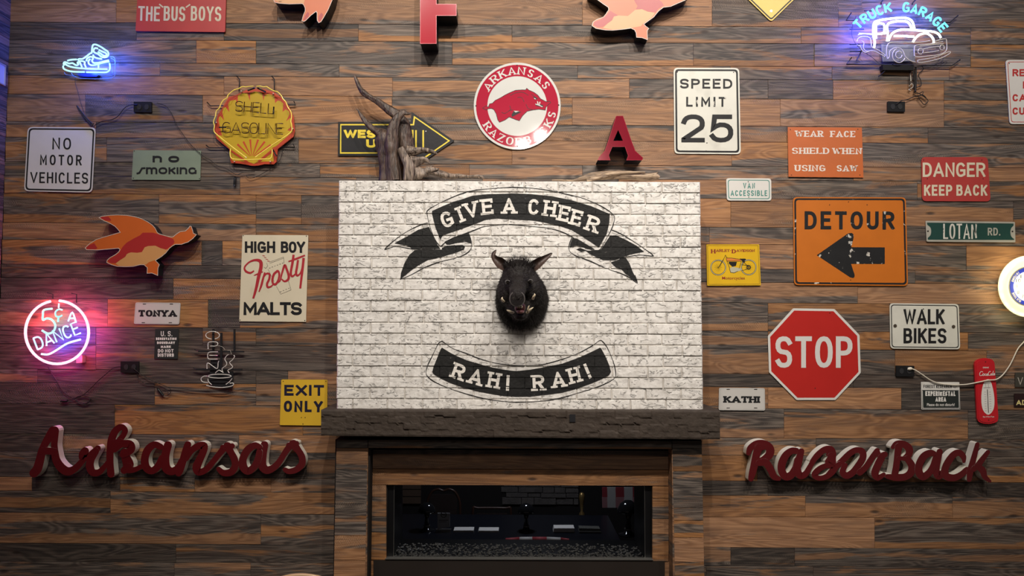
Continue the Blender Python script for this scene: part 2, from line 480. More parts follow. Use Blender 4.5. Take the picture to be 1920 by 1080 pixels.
    # broad tint
    hsv = N.new('ShaderNodeHueSaturation'); L.new(col, hsv.inputs['Color']); L.new(val('val'), hsv.inputs['Value'])
    L.new(val('sat'), hsv.inputs['Saturation']); L.new(hsv.outputs['Color'], b.inputs['Base Color'])
    b.inputs['Roughness'].default_value = .62
    bp = N.new('ShaderNodeBump'); bp.inputs['Strength'].default_value = .55; bp.inputs['Distance'].default_value = .004
    hh = math_('ADD', math_('MULTIPLY', st, 1.0), math_('MULTIPLY', sa, .5)); hh = math_('SUBTRACT', hh, kn)
    L.new(hh, bp.inputs['Height']); L.new(bp.outputs['Normal'], b.inputs['Normal'])
    return m
M_PLANK = plank_mat()
TONE = {'o': .02, 'b': .42, 'g': .74, 'd': .95}
def plank(parent, quad, depth, code, val=None, thick=.014, name='plank', sat=None, prot=None, sideback=None):
    """quad px TL,TR,BR,BL at wall depth"""
    dz = depth + (rnd(0, .0035) if prot is None else prot)
    o = [P(x, y, dz - .0012) for x, y in quad]
    inn = [P(x, y, dz) for x, y in insetq(quad, .3)]
    bk = [Vector((p.x, -(depth - thick), p.z)) for p in o]
    v = inn + o + bk
    f = [(0, 3, 2, 1)] + [(k, (k+1) % 4, 4 + (k+1) % 4, 4 + k) for k in range(4)] + [(4 + k, 4 + (k+1) % 4, 8 + (k+1) % 4, 8 + k) for k in range(4)]
    W = (o[1] - o[0]).length; H = (o[0] - o[3]).length
    du = rnd(0, 20)
    uv1 = [(du, 1), (du + W, 1), (du + W, 0), (du, 0)]
    ob = build(name, v, f, M_PLANK, parent, uv=uv1 * 3)
    t = [TONE[c] + rnd(-.06, .06) for c in code]
    ob['tt'], ob['tm'], ob['tb'] = t
    ob['seed'] = rnd(0, 10); ob['hgt'] = H; ob['saw'] = 1.0 if random.random() < .35 else .2
    dark = code.count('d'); ora = code.count('o')
    ob['val'] = (val if val is not None else (.95 + .05 * ora - .12 * dark) * rnd(.84, 1.14))
    ob['sat'] = sat if sat is not None else rnd(.95, 1.16)
    return ob

# ================================================================ THE SETTING
m_dark = mat('black_backing', (.012,.010,.009), .8)
m_floor = mat('floor_concrete', (.10,.075,.06), .45, var=.3, nscale=3)
XL = P(14, 170).x
XR = P(2250, 540).x
b = MB(); b.box((XL - .05, .012, -.0), (P(700,0).x, .06, 6.0)); b.box((P(1240,0).x, .012, 0), (XR, .06, 6.0)); b.box((P(700,0).x, .012, P(0,690).z), (P(1240,0).x, .06, 6.0))
b.box((P(700,0).x, .012, 0), (P(1240,0).x, .06, .7))
wall_back = b.obj('wall_back', m_dark, kind='structure')
b = MB(); b.box((XL - .3, -7.5, -.06), (XR, 4.2, 0)); floor = b.obj('floor', m_floor, kind='structure')

# rows: (y at x=0, y at x=1920) of each joint and boards as (x_end, code)
ROWS = [(-12,0),(41,53),(74,84),(117,127),(141,152),(176,189),(227.5,240),(257,270),(303,315),(329,341),(362,377),(417,430),(449,462),(495,508),(520,533),(559.5,571),(612,624),(645,658),(692,705),(717,729),(757.5,769),(813,824),(846,857),(894,905),(920,933),(961,972.5),(1018,1030),(1053,1064),(1094,1105)]
BOARDS = [
 [(218,'bbo'),(390,'oob'),(520,'ooo'),(1092,'oob'),(1335,'ooo'),(1572,'ggb'),(2020,'bgb')],
 [(256,'dgd'),(420,'dgb'),(672,'dod'),(960,'ggo'),(1502,'ggo'),(1820,'gbb'),(2020,'bbb')],
 [(368,'ggg'),(480,'obo'),(848,'ggg'),(1300,'ggo'),(1527,'dgo'),(1820,'gbb'),(2020,'bbb')],
 [(300,'gbg'),(636,'ggg'),(1083,'ggg'),(1370,'bbb'),(1560,'bbg'),(1780,'bbg'),(2020,'bbb')],
 [(420,'boo'),(736,'ooo'),(960,'gog'),(1180,'gob'),(1440,'ggg'),(1562,'ddg'),(1770,'boo'),(2020,'bbg')],
 [(160,'gob'),(380,'gdb'),(735,'bob'),(1073,'gbb'),(1463,'ooo'),(1770,'obo'),(2020,'ggg')],
 [(180,'gbo'),(480,'gdo'),(700,'bob'),(960,'bbo'),(1475,'gbo'),(1740,'ggo'),(2020,'ggg')],
 [(200,'gbg'),(560,'ggg'),(960,'bob'),(1372,'ooo'),(1600,'oob'),(2020,'ggb')],
 [(320,'dbd'),(600,'ggg'),(880,'gog'),(1092,'gog'),(1600,'ggg'),(1760,'bbb'),(2020,'bob')],
 [(90,'gbb'),(450,'ddb'),(668,'bob'),(905,'gog'),(1160,'ggg'),(1405,'oob'),(1720,'ggg'),(2020,'gbg')],
 [(298,'bdb'),(480,'odo'),(565,'odo'),(668,'ddo'),(1280,None),(1370,'oob'),(1600,'oob'),(1900,'gob'),(2020,'dbb')],
 [(270,'oob'),(480,'bob'),(668,'bbo'),(1280,None),(1330,'bbo'),(1600,'dgo'),(2020,'gbb')],
 [(378,'bgb'),(417,'ddd'),(500,'oog'),(668,'bbb'),(1280,None),(1326,'bob'),(1600,'obo'),(1812,'ggg'),(2020,'oob')],
 [(480,'ddd'),(668,'ddd'),(1280,None),(1600,'gdd'),(1716,'gdd'),(2020,'bbb')],
 [(325,'ddd'),(450,'obo'),(668,'oob'),(1280,None),(1608,'oog'),(2020,'ooo')],
 [(202,'bbb'),(390,'ooo'),(450,'ddd'),(668,'bob'),(1280,None),(1440,'ggo'),(1668,'ogg'),(2020,'ggg')],
 [(180,'ddd'),(380,'ddg'),(480,'dod'),(668,'dbd'),(1280,None),(1440,'dod'),(1815,'bbo'),(2020,'bdb')],
 [(180,'ddd'),(668,'dgd'),(1280,None),(1600,'goo'),(1678,'dgd'),(1850,'oob'),(2020,'bbb')],
 [(70,'dbb'),(260,'ddd'),(480,'ddd'),(540,'ddd'),(668,'bob'),(1280,None),(1600,'ddd'),(1840,'ddd'),(2020,'bbb')],
 [(290,'ddd'),(480,'bbb'),(668,'bbb'),(1280,None),(1352,'oob'),(1440,'obb'),(1690,'ooo'),(1850,'gdd'),(2020,'ddo')],
 [(215,'ddd'),(568,'bob'),(668,'gbb'),(1280,None),(1470,'ggo'),(1815,'goo'),(2020,'ggg')],
 [(110,'ddd'),(240,'gob'),(448,'ggb'),(668,'obb'),(1280,None),(1530,'bbb'),(2020,'ggg')],
 [(110,'gdd'),(390,'bgd'),(575,'ddd'),(668,'dod'),(1280,None),(1420,'ooo'),(1850,'ggb'),(2020,'ggo')],
 [(60,'ooo'),(225,'ddd'),(365,'bbb'),(508,'bob'),(668,'bbb'),(1280,None),(1440,'ddb'),(1850,'ddd'),(2020,'ddd')],
 [(207,'dod'),(668,'bbo'),(1280,None),(1510,'obo'),(1786,'doo'),(2020,'bob')],
 [(489,'bgo'),(668,'gbg'),(1280,None),(1640,'ooo'),(2020,'bdo')],
 [(330,'ddd'),(668,'dbd'),(1280,None),(1370,'bbb'),(1490,'ddd'),(2020,'dbd')],
 [(327,'ggb'),(470,'bgo'),(668,'ggo'),(1280,None),(1324,'ggg'),(1525,'ggg'),(2020,'ggg')],
]
def rowy(k, x): return ROWS[k][0] + (ROWS[k][1] - ROWS[k][0]) * x / 1920
for k, row in enumerate(BOARDS):
    x = None
    for xe, code in row:
        if x is None:                 # starts in the room corner
            y = (ROWS[k][0] + ROWS[k+1][0]) / 2; x = 960 + (14 - 960) * (1 - (y - 170) * 3.4e-5) / 1.0 * 1.0
            x = 14 - (y - 170) * .034
        if code:
            g = .32; h_ = .15
            q = [(x + h_, rowy(k, x) + g), (xe - h_, rowy(k, xe) + g), (xe - h_, rowy(k+1, xe) - g), (x + h_, rowy(k+1, x) - g)]
            plank(wall_back, q, 0.0, code)
        x = xe
# boards beyond the frame: real boards joined into one part
def stuff_planks(name, regions, parent):
    b = MB(); uv = []
    for x0, y0, x1, y1 in regions:
        y = y0
        while y < y1:
            h = rnd(26, 52); x = x0
            while x < x1:
                xe = min(x1, x + rnd(150, 500)); q = [P(a, c, rnd(0, .003)) for a, c in ((x+.5,y+.5),(xe-.5,y+.5),(xe-.5,y+h-.5),(x+.5,y+h-.5))]
                b.poly([q[0], q[3], q[2], q[1]]); u = rnd(0, 30); W = (q[1]-q[0]).length; uv += [(u,1),(u,0),(u+W,0),(u+W,1)]
                bk = [Vector((p.x, .012, p.z)) for p in q]
                for e in range(4):
                    b.poly([q[e], q[(e+1)%4], bk[(e+1)%4], bk[e]]); uv += [(u,0)]*4
                x = xe
            y += h
    o = b.obj(name, M_PLANK, parent, uv=uv, kind='stuff')
    o['tt'] = .4; o['tm'] = .6; o['tb'] = .4; o['seed'] = 3.3; o['hgt'] = .15; o['saw'] = .5; o['val'] = .9; o['sat'] = .95
    return o
stuff_planks('planks_beyond', [(5,-330,2020,-12),(-20,1101,630,1330),(1318,1106,2020,1330),(2021,-330,2240,1330)], wall_back)

# left return wall with its boards running towards the camera
b = MB(); b.box((XL - .07, -4.6, 0), (XL - .014, .06, 6.0))
wall_left = b.obj('wall_left', m_dark, kind='structure')
def side_plank(parent, x, y0, y1, z0, z1, code):
    rr = rnd(0, .003)
    v = [(x - .014, y0, z0), (x - .014, y1, z0), (x - .014, y1, z1), (x - .014, y0, z1), (x + rr, y0 + .001, z0 + .001), (x + rr, y1 - .001, z0 + .001), (x + rr, y1 - .001, z1 - .001), (x + rr, y0 + .001, z1 - .001)]
    f = [(4,5,6,7),(0,1,5,4),(1,2,6,5),(2,3,7,6),(3,0,4,7)]
    u = rnd(0, 20); L = abs(y1 - y0)
    uv = [(u,0),(u+L,0),(u+L,1),(u,1)] * 2
    o = build('plank', v, f, M_PLANK, parent, uv=uv)
    o['tt'], o['tm'], o['tb'] = [TONE[c] for c in code]; o['seed'] = rnd(0,10); o['hgt'] = z1 - z0; o['saw'] = 1.0
    o['val'] = rnd(.95, 1.2); o['sat'] = .8
zz = [P(14, (ROWS[k][0])).z for k in range(len(ROWS))]
zz = [zz[0] + .33, zz[0] + .16] + zz
for k in range(len(zz) - 1):
    if zz[k+1] < .1: break
    side_plank(wall_left, XL, -rnd(1.3, 2.2), -.0, zz[k+1], zz[k], random.choice(['ggb','bgb','ogb','bbb','gbg']))
    side_plank(wall_left, XL, -4.5, -2.22, zz[k+1], zz[k], random.choice(['ggb','bgb','ogb','bbb']))

# ---------------------------------------------------------------- chimney breast of painted bricks
DC = .30
def white_brick():
    m = bpy.data.materials.new('white_painted_brick'); m.use_nodes = True; N, L = nt(m); bs = N['Principled BSDF']
    geo = N.new('ShaderNodeNewGeometry')
    n = N.new('ShaderNodeTexNoise'); n.inputs['Scale'].default_value = 26; n.inputs['Detail'].default_value = 9; n.inputs['Roughness'].default_value = .62
    L.new(geo.outputs['Position'], n.inputs['Vector'])
    r = N.new('ShaderNodeValToRGB'); r.color_ramp.elements[0].position = .28; r.color_ramp.elements[0].color = (.52,.49,.45,1)
    r.color_ramp.elements[1].position = .6; r.color_ramp.elements[1].color = (.77,.74,.70,1); L.new(n.outputs['Fac'], r.inputs['Fac'])
    L.new(r.outputs['Color'], bs.inputs['Base Color']); bs.inputs['Roughness'].default_value = .5
    # lumps of mortar, swirls and pits
    mp = N.new('ShaderNodeMapping'); mp.inputs['Scale'].default_value = (16, 16, 30); L.new(geo.outputs['Position'], mp.inputs['Vector'])
    v = N.new('ShaderNodeTexNoise'); v.inputs['Scale'].default_value = 1; v.inputs['Detail'].default_value = 4; v.inputs['Distortion'].default_value = 2.2
    L.new(mp.outputs[0], v.inputs['Vector'])
    r2 = N.new('ShaderNodeValToRGB'); r2.color_ramp.elements[0].position = .585; r2.color_ramp.elements[0].color = (0,0,0,1)
    r2.color_ramp.elements[1].position = .66; r2.color_ramp.elements[1].color = (1,1,1,1); e = r2.color_ramp.elements.new(.74); e.color = (.25,.25,.25,1)
    L.new(v.outputs['Fac'], r2.inputs['Fac'])
    f = N.new('ShaderNodeTexNoise'); f.inputs['Scale'].default_value = 38; f.inputs['Detail'].default_value = 6; L.new(geo.outputs['Position'], f.inputs['Vector'])
    a = N.new('ShaderNodeMath'); a.operation = 'MULTIPLY_ADD'; L.new(r2.outputs['Color'], a.inputs[0]); a.inputs[1].default_value = .75; fm = N.new('ShaderNodeMath'); fm.operation = 'MULTIPLY'; fm.inputs[1].default_value = .4; L.new(f.outputs['Fac'], fm.inputs[0]); L.new(fm.outputs[0], a.inputs[2])
    bp = N.new('ShaderNodeBump'); bp.inputs['Strength'].default_value = 1.0; bp.inputs['Distance'].default_value = .009
    L.new(a.outputs[0], bp.inputs['Height']); L.new(bp.outputs['Normal'], bs.inputs['Normal'])
    return m
M_BRICK = white_brick()
CH = [(636.5,338.5),(1312,341.5),(1318,770),(632,768)]     # brick face corners TL TR BR BL
m_chside = mat('chimney_side_paint', (.62,.58,.52), .6, bump=.3)
tl, tr, br_, bl = [P(x, y, DC - .0085) for x, y in CH]
b = MB()
b.poly([tl, bl, br_, tr])
for p, q in ((tl, tr), (tr, br_), (br_, bl), (bl, tl)):
    b.poly([p, q, Vector((q.x, -.006, q.z)), Vector((p.x, -.006, p.z))])
chim = b.obj('wall_chimney', m_chside, kind='structure')
NR = 21
def chx(s, t):   # s,t in 0..1 across / down -> px
    x0 = CH[0][0] + (CH[3][0]-CH[0][0]) * t; x1 = CH[1][0] + (CH[2][0]-CH[1][0]) * t
    y0 = CH[0][1] + (CH[1][1]-CH[0][1]) * s; y1 = CH[3][1] + (CH[2][1]-CH[3][1]) * s
    return (x0 + (x1-x0) * s, y0 + (y1-y0) * t)
BR = []
for r in range(NR):
    t0, t1 = r / NR, (r + 1) / NR
    xs = [0.0]; x = (28.5 if r % 2 == 0 else 61) / 680 + rnd(-.002, .002)
    while x < .985: xs.append(x); x += (64.5 + rnd(-1.5, 1.5)) / 680
    if xs[-1] > .97: xs.pop()
    xs.append(1.0)
    for s0, s1 in zip(xs[:-1], xs[1:]):
        q = [chx(s0, t0), chx(s1, t0), chx(s1, t1), chx(s0, t1)]
        q = [(q[0][0]+(.55 if s0 > 0 else -rnd(0,1.6)), q[0][1]+.5), (q[1][0]-(.55 if s1 < 1 else -rnd(-.6,.8)), q[1][1]+.5), (q[2][0]-(.55 if s1 < 1 else -rnd(-.6,.8)), q[2][1]-.5), (q[3][0]+(.55 if s0 > 0 else -rnd(0,1.6)), q[3][1]-.5)]
        dep = DC + rnd(-.002, .0035)
        inn = insetq(q, 1.3); inn = [(x_ + rnd(-.35,.35), y_ + rnd(-.4,.4)) for x_, y_ in inn]
        mid = [((inn[k][0]+inn[(k+1)%4][0])/2 + rnd(-.4,.4), (inn[k][1]+inn[(k+1)%4][1])/2 + rnd(-.45,.45)) for k in range(4)]
        ring8 = []
        for k in range(4): ring8 += [inn[k], mid[k]]
        oq = []
        for k in range(4): oq += [q[k], ((q[k][0]+q[(k+1)%4][0])/2, (q[k][1]+q[(k+1)%4][1])/2)]
        v = [P(x_, y_, dep + rnd(-.0012,.0012)) for x_, y_ in ring8] + [P(x_, y_, DC - .0078) for x_, y_ in oq]
        cxy = P(sum(p[0] for p in q)/4, sum(p[1] for p in q)/4, dep + rnd(-.001,.002))
        bkk = [Vector((p.x, -(DC - .02), p.z)) for p in v[8:]]
        v += bkk + [cxy]
        f = [(24, (k+1)%8, k) for k in range(8)] + [(k, (k+1)%8, 8 + (k+1)%8, 8 + k) for k in range(8)]
        build('brick', v[:16] + [cxy], [tuple(16 if i == 24 else i for i in g) for g in f], M_BRICK, chim, smooth=False)
        xa = min(p[0] for p in q); xb = max(p[0] for p in q); ya = min(p[1] for p in q); yb = max(p[1] for p in q)
        BR.append((xa + .1, ya + .15, xb - .1, yb - .15, dep))
# painted mural: on every brick face and in the joints
m_black = mat('black_mural_paint', (.016,.0155,.015), .6, var=.5, nscale=30, chips=.68, chipcol=(.11,.10,.095), chipscale=30, bump=.3)
m_wlet = mat('white_mural_paint', (.74,.70,.64), .5, var=.06, bump=.4)
def mural(polys, name, lay, m_):
    b = MB(); k = 0
    tris = []
    for p in polys:
        if len(p) > 4:
            vs = [Vector((x, -y, 0)) for x, y in p]
            for t in geometry.tessellate_polygon([vs]): tris.append([p[i] for i in t])
        else: tris.append(p)
    for p in tris:
        k += 1; e = (k % 12) * .00003
        b.poly([P(x, y, DC - .0072 + lay * .0006 + e) for x, y in p])
        xa = min(q[0] for q in p); xb = max(q[0] for q in p); ya = min(q[1] for q in p); yb = max(q[1] for q in p)
        for (bx0, by0, bx1, by1, dep) in BR:
            if xb < bx0 or xa > bx1 or yb < by0 or ya > by1: continue
            c = cliprect(p, bx0, by0, bx1, by1)
            if c: b.poly([P(x, y, dep + .0023 + lay * .0006 + e) for x, y in c])
    return b.obj(name, m_, chim)
A1 = lambda p: tz(p, 710, 340, 5.4)
A2 = lambda p: tz(p, 960, 340, 5.4)
B1 = lambda p: tz(p, 790, 630, 8.305)
B2 = lambda p: tz(p, 970, 630, 8.31)
band = A1([(540,300),(650,250),(760,205),(850,180),(950,145),(1100,130),(1300,125)]) + A2([(0,120),(200,130),(400,150),(600,190),(800,250),(920,300),(990,330),(985,420),(960,530),(880,670),(850,650),(730,570),(600,490),(450,440),(300,410),(200,395),(0,385)]) + A1([(1200,375),(1080,390),(950,440),(800,495),(650,545),(625,590),(575,470),(540,330)])
tailL = A1([(160,625),(300,550),(400,490),(510,460),(540,530),(600,650),(625,682),(340,680),(290,650)])
foldL = A1([(665,612),(760,565),(900,515),(925,560),(940,628),(880,612),(800,622),(720,640),(690,640)])
lowL = A1([(640,672),(700,650),(850,643),(875,662),(862,690),(790,720),(700,745),(600,775),(500,795),(400,850),(330,900),(220,990),(225,930),(260,830),(310,745),(365,695),(640,690)])
tailR = A2([(990,555),(1050,545),(1150,590),(1260,650),(1340,715),(1200,738),(1130,765),(1040,800),(920,795),(800,740),(740,700),(850,703),(900,690),(960,600)])
lowR = A2([(1000,820),(1085,790),(1100,762),(1150,770),(1190,830),(1220,910),(1250,970),(1270,1025),(1150,935),(1120,900),(1050,870)])
foldR = A2([(612,572),(660,580),(760,640),(840,690),(760,685),(700,660),(640,650),(590,672),(585,690),(588,640)])
smR = A2([(650,690),(690,672),(760,700),(700,715)])
bandB = B1([(320,180),(450,260),(560,315),(700,375),(850,420),(1000,465),(1200,510),(1400,540),(1480,545)]) + B2([(0,545),(200,525),(450,480),(700,430),(950,340),(1150,250),(1290,180),(1310,200),(1380,330),(1430,450),(1460,560),(1430,610),(1300,680),(1100,760),(900,830),(700,880),(450,915),(200,940),(0,945)]) + B1([(1300,935),(1100,905),(850,855),(650,800),(450,730),(300,660),(200,600),(170,560),(190,480),(250,330),(300,210)])
lines = [
 A1([(625,660),(570,590),(520,460),(490,330),(500,290),(580,240),(680,190),(900,105),(1120,75),(1300,62)]) + A2([(0,60),(200,68),(400,95),(550,130),(700,165),(850,225),(960,285),(1035,350),(1030,420),(1000,500),(950,590),(900,680),(865,700),(800,692)]),
 A1([(625,660),(650,640),(700,600),(850,540),(980,490),(1080,455),(1300,440)]) + A2([(0,440),(200,455),(400,480),(550,530),(650,590)]),
 A1([(495,420),(400,450),(250,530),(130,620),(65,687),(150,662),(250,668),(350,685),(620,690)]),
 A1([(905,512),(930,580),(942,640),(930,690),(880,735),(780,775),(600,820),(450,880),(330,945),(218,992)]),
 A2([(1005,490),(1100,530),(1250,620),(1350,690),(1430,755),(1300,745),(1150,765)]),
 A2([(610,560),(580,640),(580,700),(640,750),(800,810),(950,880),(1100,930),(1200,980),(1270,1030),(1245,950)]),
 B1([(320,80),(270,110),(230,180),(170,310),(110,430),(75,540),(90,620),(200,710),(400,800),(700,900),(1000,980),(1300,1020),(1450,1030)]) + B2([(0,1030),(200,1025),(500,1000),(700,960),(900,900),(1200,810),(1400,730),(1510,660),(1535,600),(1510,450),(1460,310),(1400,180),(1330,85),(1280,70),(1200,130),(1100,190),(900,290),(700,360),(500,420),(300,455),(0,460)]) + B1([(1400,455),(1150,420),(900,350),(700,270),(500,200),(380,120),(320,80)]),
]
lp = []
for l in lines:
    s_ = cr(l, 3); lp += strokeq(s_, [1.35 + .5 * math.sin(i * .7) for i in range(len(s_))], 1, .3)
mural([band, tailL, foldL, lowL, tailR, lowR, foldR, smR, bandB], 'painted_ribbon', 0, m_black)
mural(lp, 'painted_outline', 0, m_black)
tx = []
for ch, x, y, d, ww in (('G',837.8,411.3,20,22),('I',862.8,402,22,5.6),('V',884,393.5,14,25),('E',914,387.5,6,21),('A',954.5,386,1,25),('C',1000.7,388,-3,20),('H',1031.3,391,-8,22),('E',1058,400.5,-12,20),('E',1081.3,408.5,-15,20),('R',1111.8,420,-19,23)):
    tx += TC(ch, x, y, d, ww, 29.5, 5.6, .95, 2.3, .8)
for ch, x, y, d, ww in (('R',860,697,-20,22),('A',892.4,706.5,-16,25),('H',926,713,-10,21),('!',951.5,718,-3,4.4),('R',1009.7,717.8,3,22),('A',1047,711.8,8,25),('H',1077,703.4,15,21),('!',1101,696,23,4.4)):
    tx += TC(ch, x, y, d, ww, 29.5, 5.6, .95, 2.3, .8)
mural(tx, 'painted_lettering', 1, m_wlet)

# ---------------------------------------------------------------- hewn mantel
def hewn(px0, py0, px1, py1, d, back, name, parent, m_):
    nx, ny = 230, 17; random.seed(3)
    cells = []
    y_ = 0
    colw = []
    rowsn = 4
    offs = {}
    for r in range(rowsn):
        x = 0; lst = []
        while x < 1: w_ = rnd(.018, .055); lst.append((x, x + w_, rnd(-1,1), rnd(-1,1), rnd(-1,1))); x += w_
        offs[r] = lst
    def h(s, t):
        r = min(rowsn-1, int(t * rowsn + .12 * math.sin(s * 90)))
        r = max(0, r)
        for a, b_, o, sx_, sy_ in offs[r]:
            if a <= s < b_: break
        fr = t * rowsn - r
        return .0035 * o + .005 * sx_ * ((s - a) / (b_ - a) - .5) + .005 * (fr - .5) * (sy_ * .6 + .4) + .002 * noise.noise(Vector((s*90, t*9, 1)))
    b = MB(); 
    for j in range(ny + 1):
        for i in range(nx + 1):
            s = i / nx; t = j / ny
            yy = (py0[0] + (py0[1]-py0[0]) * s) * (1-t) + (py1[0] + (py1[1]-py1[0]) * s) * t
            if j in (0, ny): yy += .8 * noise.noise(Vector((s*30, t*9, 2)))
            b.v.append(P(px0 + (px1-px0) * s, yy, d + h(s, t) - (.004 if j in (0, ny) else 0)))
    for j in range(ny):
        for i in range(nx):
            a = j*(nx+1)+i; b.f.append((a, a+nx+1, a+nx+2, a+1)); b.i.append(0)
    for j, rev in ((0, 0), (ny, 1)):
        for i in range(nx):
            p = b.v[j*(nx+1)+i]; q = b.v[j*(nx+1)+i+1]
            b.poly([p, q, Vector((q.x, -back, q.z)), Vector((p.x, -back, p.z))])
    for i in (0, nx):
        pl = [b.v[j*(nx+1)+i] for j in range(ny+1)]
        for p, q in zip(pl[:-1], pl[1:]): b.poly([p, q, Vector((q.x, -back, q.z)), Vector((p.x, -back, p.z))])
    return b.obj(name, m_, parent)
m_hewn = mat('hewn_wood', (.048,.036,.028), .7, var=.4, nscale=18, bump=.45, bscale=40, dirt=.66, dirtcol=(.12,.085,.062))
mant = thing('mantel_shelf', 'long dark rough-hewn wooden mantel beam below the white brick chimney', 'mantel', P(976, 822, .3))
hewn(602, (768.5, 770), 1350, (817, 824), .385, .006, 'beam', mant, m_hewn)
b = MB(); b.box(P(1068,777,.39) + Vector((0,0,0)), P(1078,790,.36)); b.obj('socket', mat('black_plastic', (.02,.02,.022), .35), mant)

# ---------------------------------------------------------------- fireplace below the mantel
fp = thing('fireplace', 'built-in linear fireplace with dark glass in a reclaimed plank surround', 'fireplace', P(972, 1090, .3))
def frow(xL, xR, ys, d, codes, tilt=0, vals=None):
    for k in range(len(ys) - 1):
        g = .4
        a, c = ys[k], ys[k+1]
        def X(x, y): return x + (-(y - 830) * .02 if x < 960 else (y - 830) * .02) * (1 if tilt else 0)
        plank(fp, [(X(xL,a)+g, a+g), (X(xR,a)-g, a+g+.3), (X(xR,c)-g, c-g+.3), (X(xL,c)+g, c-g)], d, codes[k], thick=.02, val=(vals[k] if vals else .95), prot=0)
b = MB()      # carcass behind the boards, with the opening left free
DF = .30; DI = .185
def bx(x0, y0, x1, y1, d0, d1):
    p = P(x0, y0, d1); q = P(x1, y1, d1); b.box((p.x, -d1, q.z), (q.x, -d0, p.z))
bx(629, 824, 687, 1320, .006, DF - .021); bx(1261, 824, 1318, 1320, .006, DF - .021); bx(687, 824, 1261, 841, .006, DF - .021)
bx(689, 838, 724, 1100, .006, DI - .021); bx(1224, 838, 1258, 1100, .006, DI - .021); bx(700, 838, 1250, 909, .006, DI - .021); bx(690, 1052, 1258, 1320, .006, DI - .021)
b.obj('carcass', m_dark, fp)
frow(630.5, 690, [824,840,881,936,973,1004,1051,1110,1180,1260,1325], DF, ['ddd','bob','ggg','ggb','bbb','obo','ooo','gbg','obo','bbb'], 1, [.5,.62,.85,.95,1.05,1.15,1.2,1,1,1])  # low values near the top paint the mantel's shade into these boards
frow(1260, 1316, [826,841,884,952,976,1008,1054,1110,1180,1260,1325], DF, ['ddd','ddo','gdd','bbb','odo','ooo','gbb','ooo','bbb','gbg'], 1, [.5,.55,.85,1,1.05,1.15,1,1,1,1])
plank(fp, [(690.5,824.5),(1259.5,826.5),(1259.5,842),(690.5,840)], DF, 'ddb', thick=.02, val=.5, prot=0)  # darkened value: shade under the mantel painted into the header
# reveals of the recess
for (xp, side) in ((690, 1), (1259.5, -1)):
    p = P(xp, 842, DF); q = P(xp + (-4 if side == 1 else 4), 1325, DF)
    b = MB(); ys = [842, 905, 968, 1018, 1090, 1200, 1325]
    for k in range(len(ys)-1):
        z0 = P(960, ys[k], DF).z; z1 = P(960, ys[k+1], DF).z
        x0 = p.x + (q.x - p.x) * (ys[k]-842)/483; x1 = p.x + (q.x - p.x) * (ys[k+1]-842)/483
        v = [Vector((x0 - side*.001, -DF + .001, z0 - .001)), Vector((x0 - side*.001, -DI, z0 - .001)), Vector((x1 - side*.001, -DI, z1 + .001)), Vector((x1 - side*.001, -DF + .001, z1 + .001))]
        v += [w_ - Vector((side*.012, 0, 0)) for w_ in v]
        o = build('plank', v, [(0,1,2,3),(4,7,6,5),(0,4,5,1),(1,5,6,2),(2,6,7,3),(3,7,4,0)], M_PLANK, fp, uv=[(0,1),(.1,1),(.1,0),(0,0)]*2)
        o['tt'] = o['tm'] = o['tb'] = rnd(.1,.8); o['seed'] = rnd(0,9); o['hgt'] = .15; o['saw'] = .2; o['val'] = .8; o['sat'] = 1.0
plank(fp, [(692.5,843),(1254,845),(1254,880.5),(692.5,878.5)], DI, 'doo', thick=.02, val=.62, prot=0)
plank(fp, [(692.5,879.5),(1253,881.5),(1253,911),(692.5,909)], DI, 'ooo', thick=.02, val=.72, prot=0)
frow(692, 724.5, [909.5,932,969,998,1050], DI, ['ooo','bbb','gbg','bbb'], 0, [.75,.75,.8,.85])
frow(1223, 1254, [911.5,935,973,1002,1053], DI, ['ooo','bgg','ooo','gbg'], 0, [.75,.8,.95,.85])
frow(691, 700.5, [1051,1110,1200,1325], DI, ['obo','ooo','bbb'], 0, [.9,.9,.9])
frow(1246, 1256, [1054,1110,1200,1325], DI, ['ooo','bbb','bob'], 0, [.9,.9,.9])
m_apron = mat('bronze_metal_panel', (.045,.036,.031), .42, .6, var=.15, nscale=4)
b = MB(); b.extr([(700.5,1050.5),(1246,1052),(1248,1325),(700,1325)], .1, DI + .004); b.obj('lower_panel', m_apron, fp)
m_chr = mat('chrome_trim', (.5,.49,.46), .3, .9)
b = MB(); b.extr([(722,1047.2),(1225,1049.2),(1225,1050.6),(722,1048.8)], .15, DI + .012); b.obj('chrome_strip', m_chr, fp)
m_frame = mat('black_frame_metal', (.008,.008,.009), .35, .5)
for q in ([(724.5,909.5),(738,909.5),(737,1047.5),(722.5,1047.5)], [(1208,911.5),(1223,911.5),(1224,1049.5),(1209,1049.5)]):
    b = MB(); b.extr(q, -.25, DI - .03, 0, 0); b.obj('side_frame', m_frame, fp)
for xa, xb in ((739,738),(1208.5,1209.5)):
    b = MB(); b.tube([P(xa,911,DI-.028), P(xb,1047,DI-.028)], .0012, 5); b.obj('frame_edge', m_chr, fp)
